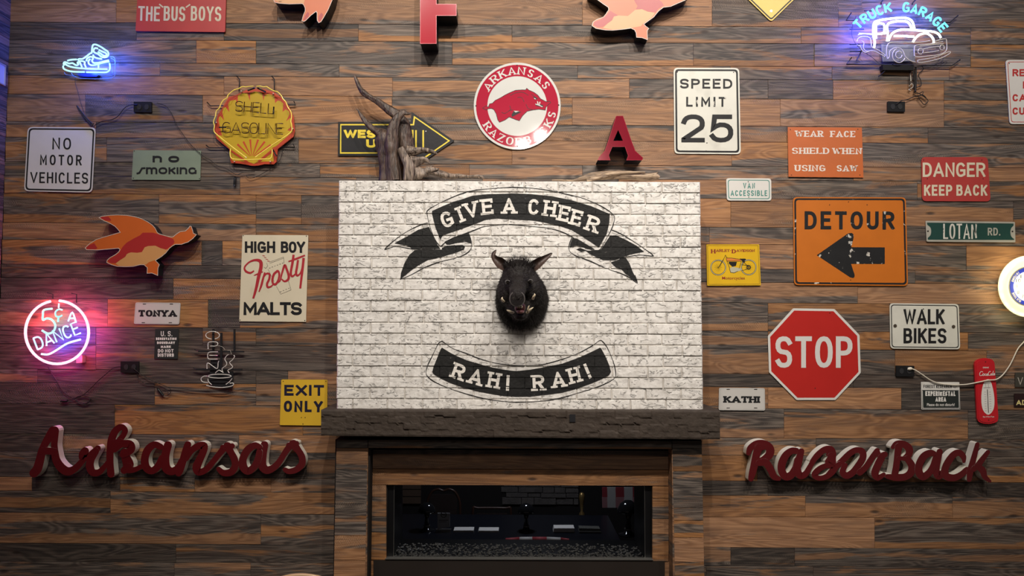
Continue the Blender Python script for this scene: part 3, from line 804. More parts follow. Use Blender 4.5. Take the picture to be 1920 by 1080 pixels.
# firebox floor and top
b = MB(); p = P(724, 1049, DI - .03); q = P(1224, 909, DI - .03)
b.box((p.x, -(DI-.03), p.z - .02), (q.x, .3, p.z)); b.box((p.x, -(DI-.03), q.z), (q.x, .3, q.z + .02))
b.obj('firebox', m_frame, fp)
def glassmat():
    m = bpy.data.materials.new('smoked_glass'); m.use_nodes = True; N, L = nt(m)
    for n in list(N): N.remove(n)
    o = N.new('ShaderNodeOutputMaterial'); t = N.new('ShaderNodeBsdfTransparent'); t.inputs[0].default_value = (.8,.8,.82,1)
    g = N.new('ShaderNodeBsdfGlossy'); g.inputs['Roughness'].default_value = .02; fr = N.new('ShaderNodeFresnel'); fr.inputs[0].default_value = 1.45
    mu = N.new('ShaderNodeMath'); mu.operation = 'MULTIPLY'; mu.inputs[1].default_value = .35; L.new(fr.outputs[0], mu.inputs[0])
    mx = N.new('ShaderNodeMixShader'); L.new(mu.outputs[0], mx.inputs[0]); L.new(t.outputs[0], mx.inputs[1]); L.new(g.outputs[0], mx.inputs[2]); L.new(mx.outputs[0], o.inputs[0])
    return m
b = MB(); b.extr([(738,910),(1208.5,912),(1209.5,1048.5),(737.5,1047)], DI - .032, DI - .028, 0, 0); b.obj('glass_pane', glassmat(), fp)
# crushed glass / pebbles behind the pane
m_peb = mat('grey_pebble', (.05,.05,.046), .45, var=.7, nscale=60)
random.seed(11)
b = MB(); pz = P(960, 1048.5, DI-.03).z
for k in range(1100):
    row = random.random() ** 1.6
    x = rnd(P(741,0,DI-.04).x, P(1206,0,DI-.04).x); y = -(DI - .05) + row * .28
    r = rnd(.005, .011); c = Vector((x, y, pz + r * .6 + .006 * random.random()))
    vs = [c + Vector((dx*r*rnd(.7,1.3), dy*r*rnd(.7,1.2), dz_*r*rnd(.5,1.0))) for dx, dy, dz_ in ((1,0,0),(-1,0,0),(0,1,0),(0,-1,0),(0,0,1),(0,0,-1))]
    n = len(b.v); b.v += vs
    for f in ((0,2,4),(2,1,4),(1,3,4),(3,0,4),(2,0,5),(1,2,5),(3,1,5),(0,3,5)): b.f.append(tuple(n+i for i in f)); b.i.append(0)
b.obj('pebble_bed', m_peb, fp, kind='stuff')

# ================================================================ SIGNS
m_white = mat('white_sign_enamel', (.62,.60,.56), .38, var=.08, dirt=.66, dirtcol=(.42,.38,.31), bump=.05, bscale=12)
m_wbri = mat('bright_white_paint', (.72,.70,.66), .4, var=.05)
m_cream = mat('cream_enamel', (.60,.54,.40), .35, var=.08, dirt=.6, dirtcol=(.42,.33,.2), bump=.05, bscale=10)
m_blk = mat('black_sign_paint', (.016,.016,.017), .4, var=.3)
m_blkc = mat('chipped_black_paint', (.016,.016,.017), .45, var=.3, chips=.63, chipcol=(.5,.47,.42), chipscale=22)
m_bolt = mat('steel_bolt', (.16,.13,.10), .4, .8)
m_hole = mat('dark_hole', (.02,.015,.012), .7)
m_sil = mat('reflective_sheeting', (.55,.54,.53), .3, var=.1, bump=.06, bscale=9, dirt=.62, dirtcol=(.4,.37,.33))
D0, D1 = .0075, .0115
def sign(name, label, quad, m_face, r=0, d1=D1, d0=D0, m_side=None, cat='sign', group=None):
    cx = sum(p[0] for p in quad) / len(quad); cy = sum(p[1] for p in quad) / len(quad)
    t = thing(name, label, cat, P(cx, cy, 0.004), group)
    b = MB(); b.extr(rq(quad, r), d0, d1, 0, 1)
    b.obj('plate', [m_face, m_side or m_face], t)
    return t
def border(t, quad, a, w_, r, m_, d=D1, name='border'):
    o = rq(insetq(quad, a), max(0, r)); i = rq(insetq(quad, a + w_), max(0, r - w_ * .6))
    if len(o) != len(i): i = rq(insetq(quad, a + w_), max(.02, r - w_ * .6))
    return lettering(t, ring(o, i), m_, d + .0004, name)
def holes(t, pts, r=1.0, m_=None, d=D1, name='screw'):
    for x, y in pts:
        b = MB(); b.extr(circ(x, y, r, n=10), d, d + .0012); b.obj(name, m_ or m_hole, t)
TD = D1 + .0007

q = [(52,238),(179.5,239),(173,361),(45,358.5)]
t = sign('traffic_sign', 'square white sign reading NO MOTOR VEHICLES with black border', q, m_sil, 9)
border(t, q, 2.2, 2.8, 8, m_blk)
lettering(t, T('NO', 98, 280, 133, 280.6, 22, 3.0, sp=.28), m_blk, TD)
lettering(t, T('MOTOR', 75, 309.3, 153, 310.3, 19.5, 3.0, sp=.28), m_blk, TD)
lettering(t, T('VEHICLES', 56.5, 343, 165, 344.5, 20.5, 3.0, sp=.17), m_blk, TD)

m_sage = mat('sage_green_paint', (.17,.215,.15), .6, var=.15, dirt=.6, dirtcol=(.11,.15,.11), bump=.1, bscale=15)
q = [(250,281.5),(377,282.5),(375.5,337.5),(247,337)]
t = sign('notice_sign', 'sage green enamel sign reading no smoking in odd art deco letters', q, m_sage, 1)
lettering(t, T('no', 286, 304.5, 336, 304.8, 12.5, 4.3, sp=.95), m_blk, TD)
lettering(t, T('smoking', 256, 326.5, 368, 326.8, 13, 3.6, sp=.16), m_blk, TD)
holes(t, [(251.5,283),(374,286),(250,334),(374,335)], .9)

m_red = mat('red_sign_paint', (.42,.028,.026), .45, var=.15, bump=.06, bscale=12)
q = [(258,-14),(424,-13),(422,60),(254,58)]
t = sign('notice_sign', "red sign cut by the top edge reading THE BUS BOYS", q, m_red, 2, .018)
TD2 = .0187
for s_, xa, xb in (('THE', 258.5, 299.5), ('BUS', 306.5, 347), ('BOYS', 357.5, 414.5)):
    lettering(t, T(s_, xa, 38.7, xb, 40, 27.5, 3.9, sp=.09), m_cream, TD2)
lettering(t, strokeq([(299.5,8.5),(305,13)], 2.6) + strokeq([(349.5,13.2),(355.5,9)], 2.6), m_cream, TD2)

q = [(454.5,440.5),(578,441),(573.8,603.5),(448.5,602.5)]
t = sign('advertising_sign', 'tall cream enamel sign advertising frosty malts with red script and a cup', q, m_cream, 1)
lettering(t, T('HIGH', 459, 474, 516, 474.2, 21.5, 4.6, sp=.08) + T('BOY', 526.5, 474.2, 572, 474.4, 21.5, 4.6, sp=.02), m_blk, TD)
lettering(t, T('MALTS', 456.5, 590.8, 566, 591, 24.5, 5.6, sp=.0), m_blk, TD)
mrs = mat('crimson_script', (.36,.02,.03), .4)
Q = lambda p: tz(p, 440, 430, 6.0)
fr = [([(215,468),(175,490),(125,470),(112,425),(165,368),(235,345),(290,362),(295,430),(270,530),(240,670),(210,772)], [14,22,24,18,18,26,38,40,38,30,22]),
      ([(218,518),(262,500),(315,478)], [8,16,10]), ([(338,488),(318,560),(300,630),(275,698)], [18,24,24,14]),
      ([(325,545),(355,500),(392,505),(388,560),(365,610),(372,650),(410,642),(440,610)], [8,18,24,24,24,24,18,10]),
      ([(482,470),(445,500),(425,560),(432,610),(462,618),(490,570),(502,510),(490,470),(470,468)], [22,26,26,24,24,22,22,22,16]),
      ([(440,615),(505,585),(530,500),(562,405),(585,450),(608,520),(600,565),(560,585),(530,560)], [10,16,20,26,26,28,26,20,14]),
      ([(662,292),(650,380),(632,480),(640,525),(665,520),(700,480)], [26,28,26,24,20,12]), ([(608,362),(700,328),(786,294)], [14,22,18]),
      ([(712,350),(700,430),(690,490),(705,520),(740,490),(765,400)], [24,26,26,22,16,12]), ([(775,328),(765,430),(752,540),(738,658)], [28,28,26,24])]
pl = []
for pts, ws in fr:
    c3 = cr([p + (w_,) for p, w_ in zip(pts, ws)], 4); c3 = Q(c3)
    pl += strokeq([(p[0], p[1]) for p in c3], [p[2] for p in c3], 1, .25)
lettering(t, pl, mrs, TD + .0009)
pl = []
for l in ([(375,448),(445,588)],[(470,642),(518,730),(634,682),(604,578)],[(395,382),(552,325),(550,312),(392,368)],[(552,325),(556,380)],[(330,425),(350,440),(372,410),(360,380)]): pl += strokeq(Q(l), .5)
for k in range(6): x = 390 + k*29; y = 437 - k*11; pl += strokeq(Q([(x,y),(x+10,y-4)]), .8)
for k in range(4): x = 515 + k*30; y = 703 - k*13; pl += strokeq(Q([(x,y),(x+8,y-3)]), .8)
lettering(t, pl, m_blk, TD, 'cup_drawing')
lettering(t, [p for k in range(4) for p in strokeq(Q([(316+k*18,297+k*20),(336+k*18,299+k*20)]), 1.2)], mrs, TD, 'straw_drawing')
holes(t, [(456,441.8),(574.5,442.5),(450,600),(571.5,601)], .9)

m_plate = mat('licence_plate_white', (.52,.50,.47), .35, var=.06, bump=.05)
for q, s_, bx0, bx1, yb, lab in (([(254,567),(338.5,567.8),(336,608.3),(251,607.5)], 'TONYA', 259.5, 331, 593.5, 'novelty licence plate reading TONYA'),
                       ([(1348.3,727),(1434,727.8),(1434.6,769.8),(1347.5,769)], 'KATHI', 1357, 1424, 755, 'novelty licence plate reading KATHI')):
    t = sign('licence_plate', lab, q, m_plate, 3.5, cat='licence plate')
    border(t, q, 1.2, .5, 3, mat('embossed_rim', (.33,.32,.3), .4))
    lettering(t, T(s_, bx0, yb, bx1, yb + .4, 12.3, 4.4, .62, 1.6, sp=.1), m_blk, TD)
    for fx in (.2, .8):
        for yy in (3.2, 38):
            x = q[0][0] + (q[1][0]-q[0][0]) * fx - (yy * .06 if s_ == 'TONYA' else 0)
            b = MB(); b.extr([(x-3,q[0][1]+yy-.7),(x+3,q[0][1]+yy-.7),(x+3,q[0][1]+yy+.7),(x-3,q[0][1]+yy+.7)], D1, D1 + .0006); b.obj('mounting_slot', m_hole, t)

q = [(291,617),(335.3,617),(333,673),(289,672.5)]
m_dg = mat('charcoal_green_paint', (.022,.027,.025), .5)
t = sign('boundary_sign', 'small dark green U.S. reservation boundary mark sign', q, m_dg, 1)
for s_, xa, xb, yb, h in (('U. S.', 301.5, 323, 630.5, 9.6), ('RESERVATION', 292.5, 331, 637.5, 4.7), ('BOUNDARY', 294.5, 328, 645, 4.7), ('MARK', 301.5, 320.5, 652.5, 4.7), ('DO NOT', 296, 325.5, 661, 6.4), ('DISTURB', 295.8, 326, 669, 6.4)):
    lettering(t, T(s_, xa, yb, xb, yb, h, 1.45, sp=.16), m_wbri, TD)

m_yel = mat('yellow_sign_paint', (.60,.37,.025), .42, var=.1, dirt=.68, dirtcol=(.4,.24,.05), bump=.06, bscale=10)
q = [(527.5,711.5),(614,712),(613.2,798),(524.5,797)]
t = sign('exit_sign', 'yellow sign reading EXIT ONLY partly behind the mantel end', q, m_yel, 2)
navy = mat('navy_black_paint', (.015,.014,.03), .45)
lettering(t, T('EXIT', 533, 741.8, 607.5, 742.2, 20.3, 4.8, sp=.2), navy, TD)
lettering(t, T('ONLY', 532, 772.2, 605, 773, 21, 5.0, sp=.2), navy, TD)
holes(t, [(531,715),(611,715),(565,783),(572,783),(568,795)], .9)

# arrow sign
m_blks = mat('black_enamel', (.022,.022,.024), .35, var=.2, bump=.05)
m_ylet = mat('yellow_enamel', (.72,.55,.03), .4)
arrow = [(634,228.3),(770.3,228.3),(771.5,209.5),(852,264),(771.5,318),(771,292.5),(633.5,292)]
t = sign('arrow_sign', 'black arrow sign with yellow outline and lettering pointing right behind the driftwood', arrow, m_blks, 0)
inn = [(638,232.5),(774,232.5),(776,217),(844,264),(776,311),(775,288),(637.5,288)]
i2 = [(640,235),(776.5,235),(778.3,221.5),(840,264),(778.3,306),(777.5,285.6),(639.8,285.6)]
lettering(t, ring(inn, i2), m_ylet, D1 + .0004, 'border')
lettering(t, T('WESTERN', 644.5, 258.7, 775.5, 259, 15.5, 5.2, .8, sp=.1), m_ylet, TD)
lettering(t, T('UNION', 686.5, 276.8, 775.5, 277, 15.5, 5.2, .8, sp=.15), m_ylet, TD)
lettering(t, [[(778.5,244),(781.5,244),(781.5,278),(778.5,278)],[(792,244),(795,244),(795,278),(792,278)]], m_ylet, TD, 'stripe')
holes(t, [(798.5,246)], 1.0, m_wbri)

# round team sign
C0 = (969.8, 198.8)
crim = mat('crimson_porcelain', (.38,.02,.045), .07, var=.05)
porc = mat('white_porcelain', (.60,.60,.57), .07, var=.04)
t = thing('round_sign', 'round red and white porcelain sign with a running red boar', 'sign', P(*C0, .004))
b = MB(); b.extr(circ(*C0, 81.5, n=64), D0, D1 + .003, 0, 0); b.obj('plate', porc, t)
DR = D1 + .003
lettering(t, ring(circ(*C0, 77.3, n=64), circ(*C0, 56, n=64)), crim, DR + .0003, 'red_band')
def arctext(s, c, R, a0, a1, ww, h, w, serif, con, below=False):
    out = []
    for k, ch in enumerate(s):
        if ch == ' ': continue
        an = a0 + (a1 - a0) * k / (len(s) - 1)
        if below: x = c[0] + R * math.sin(math.radians(an)); y = c[1] + R * math.cos(math.radians(an)); rot = an
        else: x = c[0] + R * math.sin(math.radians(an)); y = c[1] - R * math.cos(math.radians(an)); rot = -an
        f = {'N': 1.1, 'K': 1.1, 'S': .78, 'B': .95, 'R': 1.05, 'O': 1.15, 'A': 1.1}.get(ch, 1)
        out += TC(ch, x, y, rot, ww * f, h, w, con, serif)
    return out
lettering(t, arctext('ARKANSAS', C0, 66.3, -56, 54, 13, 14.5, 3.4, 1.9, .42), porc, DR + .0008)
lettering(t, arctext('RAZORBACKS', C0, 66.8, -56, 76, 12.2, 14.5, 3.3, 1.9, .42, True), porc, DR + .0008)
H = lambda p: tz(p, 880, 110, 6.0)
hog = H([(150,555),(190,530),(213,545),(228,508),(262,500),(290,470),(350,440),(400,410),(460,380),(520,355),(600,350),(632,352),(646,332),(668,352),(730,380),(770,410),(800,450),(860,482),(905,480),(915,495),(885,520),(862,545),(855,578),(780,568),(700,580),(650,592),(600,640),(562,698),(520,685),(450,655),(400,690),(340,716),(320,690),(302,620),(275,572),(250,560),(215,562),(190,577)])
shape(t, 'boar_drawing', [hog], crim, DR + .0008)
pl = strokeq(hog, .9, closed=True)
for l in ([(460,412),(520,385),(600,378),(660,410)],[(545,437),(590,438),(615,485)],[(640,515),(660,560),(710,575)],[(365,605),(400,615),(450,585),(490,575)],[(700,400),(735,430),(770,450)],[(455,530),(465,570),(440,590)]):
    pl += strokeq(cr(H(l), 4), .9)
pl += [H([(500,590),(585,600),(480,655),(475,630)]), H([(718,425),(760,440),(755,462),(730,455)]), H([(740,505),(830,520),(830,548),(750,530)])]
lettering(t, pl, m_blk, DR + .0014, 'boar_outline')
lettering(t, [H([(762,478),(772,480),(780,515),(765,515)]), H([(788,485),(800,485),(790,530),(780,530)]), H([(742,505),(790,520),(788,530),(742,516)]), H([(792,520),(826,538),(820,546),(790,532)]), H([(728,440),(748,450),(745,458),(730,452)]), H([(500,586),(560,590),(520,606)])], porc, DR + .0022, 'tusk_drawing')
holes(t, [(892.5,198.5),(1047.5,197),(969.5,122.5),(970.5,274.5)], 1.3, m_hole, DR)

# speed limit
q = [(1263,127),(1386,127.5),(1389,289),(1264.5,288)]
m_w2 = mat('worn_white_sheeting', (.60,.59,.52), .35, var=.1, dirt=.55, dirtcol=(.40,.39,.33), bump=.08, bscale=8)
t = sign('traffic_sign', 'tall white sign reading SPEED LIMIT 25 with rubbed letters', q, m_w2, 8)
border(t, q, 2.6, 3.4, 7, m_blk)
lettering(t, T('SPEED', 1275, 166, 1373, 166.4, 18.5, 3.7, sp=.25), m_blkc, TD)
lettering(t, T('LIMIT', 1286.5, 200, 1361.5, 200.3, 18.5, 3.7, sp=.33), m_blkc, TD)
lettering(t, T('25', 1277.5, 267, 1375, 267.2, 52.5, 9.6, .9, sp=.18), m_blk, TD)
holes(t, [(1270,135),(1375.5,135.5),(1325.5,268),(1324,283)], 1)

m_yr = mat('yellow_reflective', (.60,.40,.015), .35, var=.08, bump=.05, bscale=9)
q = [(1446,-42),(1494,-2),(1446,40.5),(1398,-2)]
q = [(1446,-118),(1527,-38),(1446,41),(1365,-38)]
t = sign('warning_sign', 'yellow diamond sign with black edge cut by the top edge', q, m_yr, 6)
border(t, q, 2.3, 2.3, 5, m_blk)
holes(t, [(1446,20.5)], 2.2, mat('galvanised_bolt', (.5,.5,.5), .3, .8))

# orange stencilled sign
m_or = mat('faded_orange_paint', (.46,.105,.018), .5, var=.12, bump=.05)
q = [(1477,238),(1616,239),(1619,333),(1478.5,331.5)]
t = sign('warning_sign', 'orange stencilled sign about wearing a face shield when using the saw', q, m_or, 0)
m_ws = mat('stencil_white', (.66,.58,.5), .5, var=.1, chips=.64, chipcol=(.5,.2,.07), chipscale=60)
for s_, xa, xb, yb in (('WEAR', 1491, 1543.5, 256.5), ('FACE', 1557, 1603.5, 257), ('SHIELD', 1485, 1555, 288.5), ('WHEN', 1561, 1615.5, 289), ('USING', 1490, 1547.5, 321), ('SAW', 1569, 1607.5, 321.3)):
    lettering(t, T(s_, xa, yb, xb, yb + .2, 11.6, 3.3, .45, 1.75, sp=.2), m_ws, TD)
holes(t, [(1482,243),(1608.5,242.5),(1484,328),(1612.5,328)], .9)

m_red2 = mat('dull_red_paint', (.36,.035,.03), .45, var=.12, bump=.05)
q = [(1727.5,294.5),(1852,294.5),(1857.5,377.5),(1729,377)]
t = sign('danger_sign', 'red sign reading DANGER KEEP BACK', q, m_red2, 8)
lettering(t, T('DANGER', 1730, 331.8, 1847.5, 331.8, 27, 4.3, sp=.1), m_cream, TD)
lettering(t, T('KEEP BACK', 1732.5, 367, 1851, 367, 20.5, 3.8, sp=.13), m_cream, TD)
holes(t, [(1732,300),(1841,300),(1739,335),(1843.5,335)], .9)

q = [(1361.5,334),(1446,334.5),(1446.5,376.3),(1363,376)]
t = sign('parking_sign', 'small white sign reading VAN ACCESSIBLE in green letters', q, m_white, 5.5)
m_tea = mat('teal_green_paint', (.03,.20,.165), .45)
border(t, q, 3.0, 1.3, 5, m_tea)
lettering(t, T('VAN', 1393.5, 353.5, 1415.5, 353.5, 10.5, 1.7, sp=.25), m_tea, TD)
lettering(t, T('ACCESSIBLE', 1370, 367.3, 1438.5, 367.5, 10.5, 1.7, sp=.2), m_tea, TD)
holes(t, [(1403,340.8),(1404,369.5)], 1.0)

m_do = mat('detour_orange', (.50,.135,.010), .4, var=.1, bump=.05, bscale=9, dirt=.72, dirtcol=(.4,.13,.03))
q = [(1487,369.5),(1698.5,370),(1702.5,536),(1489,534.5)]
t = sign('detour_sign', 'large orange sign reading DETOUR with a black arrow pointing left', q, m_do, 8)
border(t, q, 2.2, 3.3, 7, m_blkc)
lettering(t, T('DETOUR', 1508.5, 430, 1677, 430.5, 34, 6.6, sp=.21), m_blkc, TD)
lettering(t, [], m_blk, TD) if False else None
arr = [(1531.5,478.5)] + cr([(1590,437.6),(1597.5,437),(1600.5,441),(1600,448),(1596,463.5)], 3) + [(1659,463.8),(1659,495),(1596,494.8)] + cr([(1600,508),(1602.5,516),(1600.5,521),(1594,520)], 3)
shape(t, 'arrow', [arr], m_blkc, TD)
holes(t, [(1591,378.5),(1555.5,384),(1626,384),(1595,525)], .9)

# street name blade
m_grn = mat('dark_green_enamel', (.013,.05,.042), .35, var=.2)
m_stl = mat('worn_white_steel', (.46,.44,.38), .4, .3, var=.2)
q = [(1735.5,414),(1903,416),(1904,454.5),(1737.5,453)]
t = sign('street_name_sign', 'long dark green street sign reading LOTAN RD.', q, m_stl, 2)
g = [(1738.5,417.5),(1900.5,419.2)] ; 
cl = [(1738,417.3)] + [(1900.5,419)] + cr([(1900.5,423),(1896,428),(1894.5,436),(1896.5,444),(1901.5,448)], 3) + [(1901.5,450),(1740,449.6)] + cr([(1739.5,446),(1744.5,441),(1746,433),(1744,426),(1738.5,421.5)], 3)
shape(t, 'green_panel', [cl], m_grn, TD - .0003)
lettering(t, T('LOTAN', 1768.5, 448, 1832, 448, 28.5, 3.1, sp=.08), mat('embossed_white', (.55,.53,.47), .45, chips=.6, chipcol=(.12,.12,.1), chipscale=50), TD + .0008)
lettering(t, T('RD.', 1852, 441.5, 1875.5, 441.5, 14.5, 2.4, sp=.14), m_stl, TD + .0008)
holes(t, [(1740,433.5),(1898.5,434)], 1.6)

# motorcycle sign
m_yh = mat('golden_yellow_enamel', (.66,.40,.015), .3, var=.08)
m_mar = mat('maroon_ink', (.22,.01,.015), .4)
q = [(1324.5,458.3),(1423.5,458.3),(1426.5,535),(1326,535.5)]
t = sign('motorcycle_sign', 'small yellow tin sign with a vintage motorcycle drawing', q, m_yh, .5, .0135)
border(t, q, 2.0, .55, 0, m_blk, .0135)
TH = .0142
K = lambda p: tz(p, 1320, 450, 12.0)
lettering(t, TC('H', 1337.3, 471.2, 0, 8.2, 7.5, 2.2, .5, 1.6) + TC('D', 1376, 471.2, 0, 7.6, 7.5, 2.2, .5, 1.6) + T('ARLET', 1342.5, 472.2, 1368.3, 472.2, 4.8, 1.3, .6, 1.8, sp=.1) + T('AVIDSON', 1380.7, 472.2, 1415, 472.2, 4.8, 1.3, .6, 1.8, sp=.1), m_mar, TH)
lettering(t, [[(1369.3,469.2),(1370.5,469.2),(1370.5,470.4),(1369.3,470.4)]], m_mar, TH)
lettering(t, bf('Motorcycles', 1354, 1396.5, 524, 5.6), m_mar, TH)
m_gr = mat('grey_ink', (.42,.40,.28), .5)
cw1 = circ(1346.7,501.5,13.9,n=32); cw2 = circ(1403.7,501.2,13.9,n=32)
lettering(t, strokeq(cw1, 1.3, closed=True) + strokeq(cw2, 1.3, closed=True), m_gr, TH, 'tyre_drawing')
pl = []
for cx, cy in ((1346.7,501.5),(1403.7,501.2)):
    pl += strokeq(circ(cx, cy, 14.8, n=32), .35, closed=True) + strokeq(circ(cx, cy, 13.0, n=32), .6, closed=True)
    for k in range(12): an = k*math.pi/6; pl += strokeq([(cx,cy),(cx+7.2*math.cos(an),cy+7.2*math.sin(an))], .22)
pl += strokeq(circ(1403.8,501.2,3.4,n=14), 1.6, closed=True)
for l in ([(320,620),(470,380),(480,340)],[(350,600),(440,440)],[(500,430),(580,640)],[(575,640),(600,730),(680,740),(760,700)],[(520,475),(830,475)],[(840,480),(790,640)],[(900,500),(1000,610)],[(860,690),(1000,640)],[(840,560),(1000,570)],[(850,430),(880,560)],[(480,340),(520,400)],[(495,405),(620,405),(830,440)]): pl += strokeq(K(l), .75)
pl += [K([(800,420),(930,420),(950,440),(880,480),(830,450)]), K([(560,490),(740,490),(720,580),(640,600),(560,530)]), K([(880,440),(930,480),(900,520),(860,480)])]
lettering(t, pl, m_blk, TH + .0006, 'motorcycle_drawing')
lettering(t, [K([(580,640),(640,600),(730,620),(850,640),(850,680),(720,720),(680,745),(600,735)])], m_gr, TH + .0002, 'engine_drawing')
lettering(t, [K([(495,402),(620,402),(825,442),(832,472),(525,472)])], mat('orange_ink', (.62,.2,.03), .4), TH + .0002, 'tank_drawing')

# stop
q = [(1487.3,578),(1564.5,579.3),(1611.5,628),(1614,699),(1566.5,750),(1493.5,750),(1442,698),(1439.8,630)]
m_stop = mat('stop_sign_red', (.43,.018,.014), .35, var=.08, bump=.05, bscale=9, chips=.76, chipcol=(.5,.3,.2), chipscale=14)
t = sign('stop_sign', 'red octagonal STOP sign with white edge', q, m_white, 2)
shape(t, 'red_field', [rq(insetq(q, 4.3), .8)], m_stop, D1 + .0004)
m_wl = mat('white_reflective_letters', (.62,.60,.57), .35, var=.05)
lettering(t, T('STOP', 1454, 689.6, 1598.5, 689.6, 59, 9.0, sp=.1), m_wl, D1 + .0009)
holes(t, [(1556,587),(1528.5,728)], 1.0)

q = [(1668,568.5),(1797.5,570),(1800.5,655),(1669.5,653.5)]
t = sign('traffic_sign', 'white sign reading WALK BIKES with two rusty bolts', q, m_w2, 7)
border(t, q, 2.4, 1.6, 6, m_blk)
lettering(t, T('WALK', 1694, 608, 1771, 608.2, 28.5, 5.0, sp=.06), m_blk, TD)
lettering(t, T('BIKES', 1694, 643.8, 1774.5, 644, 28.5, 5.0, sp=.1), m_blk, TD)
holes(t, [(1678.5,611),(1788,612.5)], 3.4, m_bolt, D1 + .001, 'bolt'); holes(t, [(1731.5,579.5)], 1.2)

q = [(1727,716),(1798.8,716.5),(1800.5,768),(1728,768)]
t = sign('research_sign', 'small dark green and white forest research experimental area sign', q, m_white, 1.5)
shape(t, 'green_panel', [[(1728.5,731.3),(1798.5,731.8),(1800,767.3),(1729,767.2)]], m_dg, D1 + .0003)
lettering(t, ring([(1729,732.3),(1797.8,732.6),(1799,766),(1730,766)], [(1729.9,732.3),(1797,732.6),(1798.1,765),(1730.8,765)]), m_wbri, TD, 'border')
lettering(t, T('FOREST RESEARCH', 1731.5, 727.5, 1784.5, 727.8, 6.1, 1.1, sp=.14), m_blk, TD)
b_ = circ(1790.5,724.3,3.2,n=8); lettering(t, strokeq(b_, .5, closed=True) + strokeq([(1790.5,722.5),(1790.5,726)], .6), m_blk, TD, 'badge')
lettering(t, T('EXPERIMENTAL', 1735, 742.3, 1791.5, 742.5, 9.0, 2.1, sp=.1) + T('AREA', 1754, 753, 1774, 753, 8.6, 2.0, sp=.1), m_wbri, TD)
lettering(t, bf('Please do not disturb!', 1738, 1790, 761.2, 5.4), m_wbri, TD)

q = [(1885.5,112.5),(2012,112),(2018,233),(1893,232.5)]
t = sign('parking_sign', 'white sign with red letters cut by the right edge, reserved for customers', q, m_white, 6)
border(t, q, 3.2, 1.1, 5, m_red)
for s_, xa, xb, yb in (('RESERVED', 1898.5, 1998, 143), ('FOR', 1918, 1970, 166), ('CARRY OUT', 1898.5, 2004, 190), ('CUSTOMERS', 1898.5, 2008, 215)): lettering(t, T(s_, xa, yb, xb, yb, 13.5, 3.0, sp=.15), m_red, TD)
holes(t, [(1892.5,119)], .9)
q = [(1903.5,698.5),(1990,698.5),(1990,726),(1903.5,725.5)]
t = sign('notice_sign', 'dark plaque with grey letters cut by the right edge, upper of two', q, mat('charcoal_plaque', (.05,.045,.035), .5), 0)
lettering(t, T('VU', 1908, 721.5, 1929, 721.5, 14, 1.6, sp=.16), mat('grey_letters', (.4,.37,.32), .5), TD)
q = [(1902,738),(1990,738),(1990,763.5),(1902,762.5)]
t = sign('notice_sign', 'dark brown plaque with yellow letters cut by the right edge, lower of two', q, mat('brown_plaque', (.025,.012,.012), .5), 0)
lettering(t, T('ADD', 1905.5, 759.5, 1934, 759.5, 9.5, 2.1, sp=.14), mat('pale_yellow_letters', (.7,.6,.25), .5), TD)

# framed white sign on the side wall
yA, yB = -.80, -.28
b = MB(); z0, z1 = P(2, 160).z, P(2, 118).z
def sy(px, py):   # where the ray through a pixel meets the side wall
    d = ROT @ Vector(((px - 960) / F, -(py - 540) / F, -1.0)); t_ = (XL + .012 - CAM.x) / d.x; return CAM + d * t_
pA = sy(8.5, 138)
t = thing('wall_sign', 'white framed sign on the left side wall at the picture edge', 'sign', pA)
za, zb = sy(8.5, 124).z, sy(8.5, 159).z
b = MB(); b.box((XL + .004, pA.y - .5, zb), (XL + .012, pA.y, za)); b.obj('plate', m_white, t)
b = MB()
for bb in (((XL+.004, pA.y-.5, zb-.008), (XL+.018, pA.y+.006, zb)), ((XL+.004, pA.y-.5, za), (XL+.018, pA.y+.006, za+.008)), ((XL+.004, pA.y, zb), (XL+.018, pA.y+.006, za))): b.box(*bb)
b.obj('frame', m_stl, t)

# thermometer
m_ck = mat('glossy_red_enamel', (.50,.012,.02), .22, coat=.5)
t = thing('thermometer', 'red soda advertising thermometer with white oval scale', 'thermometer', P(1849.5, 733, .01))
out = [(1827.3,684)] + cr([(1829,678),(1835,673.5),(1846,671.3),(1857,673),(1863,677),(1865,683)], 3) + [(1872,782)] + cr([(1871,788.5),(1866,792.5),(1853,795),(1840,793),(1834.5,789.5),(1832.5,784)], 3)
b = MB(); b.extr(out, D0, .022, 0, 0); b.obj('plate', m_ck, t)
ins = [(1846.3 + (x-1849.5)*.86+3, 733 + (y-733)*.955) for x, y in out]
b = MB(); b.extr(ins, .022, .025, 0, 0); b.obj('raised_panel', m_ck, t)
ov = cr([(1852,711),(1856,713),(1860,722),(1863.8,740),(1864.5,758),(1861.5,770),(1853.5,777.7),(1845,772),(1840.8,760),(1840,742),(1842.5,724),(1847,714)], 3, True)
shape(t, 'scale_plate', [ov], m_wbri, .0256)
pl = [[(1850.8,730),(1852,730),(1854,774),(1852.8,774)]]
lettering(t, pl, m_blk, .0264, 'glass_tube')
pl = []
for k in range(9):
    y = 735 + k*4.4; x = 1851.6 + k*.18; pl += strokeq([(x-6,y),(x-3,y)], .5) + strokeq([(x+3,y),(x+6,y)], .5)
pl += strokeq([(1845,719.5),(1857,719)], .9) + strokeq([(1844.5,727),(1857,726.5)], .9) + strokeq([(1848,719),(1848.5,727)], .6) + strokeq([(1853,719),(1853.5,727)], .6)
lettering(t, pl, mat('grey_print', (.3,.27,.26), .5), .0264, 'scale_marks')
lettering(t, bf('DRINK', 1843, 1854.5, 690.5, 2.8), m_wbri, .0256)
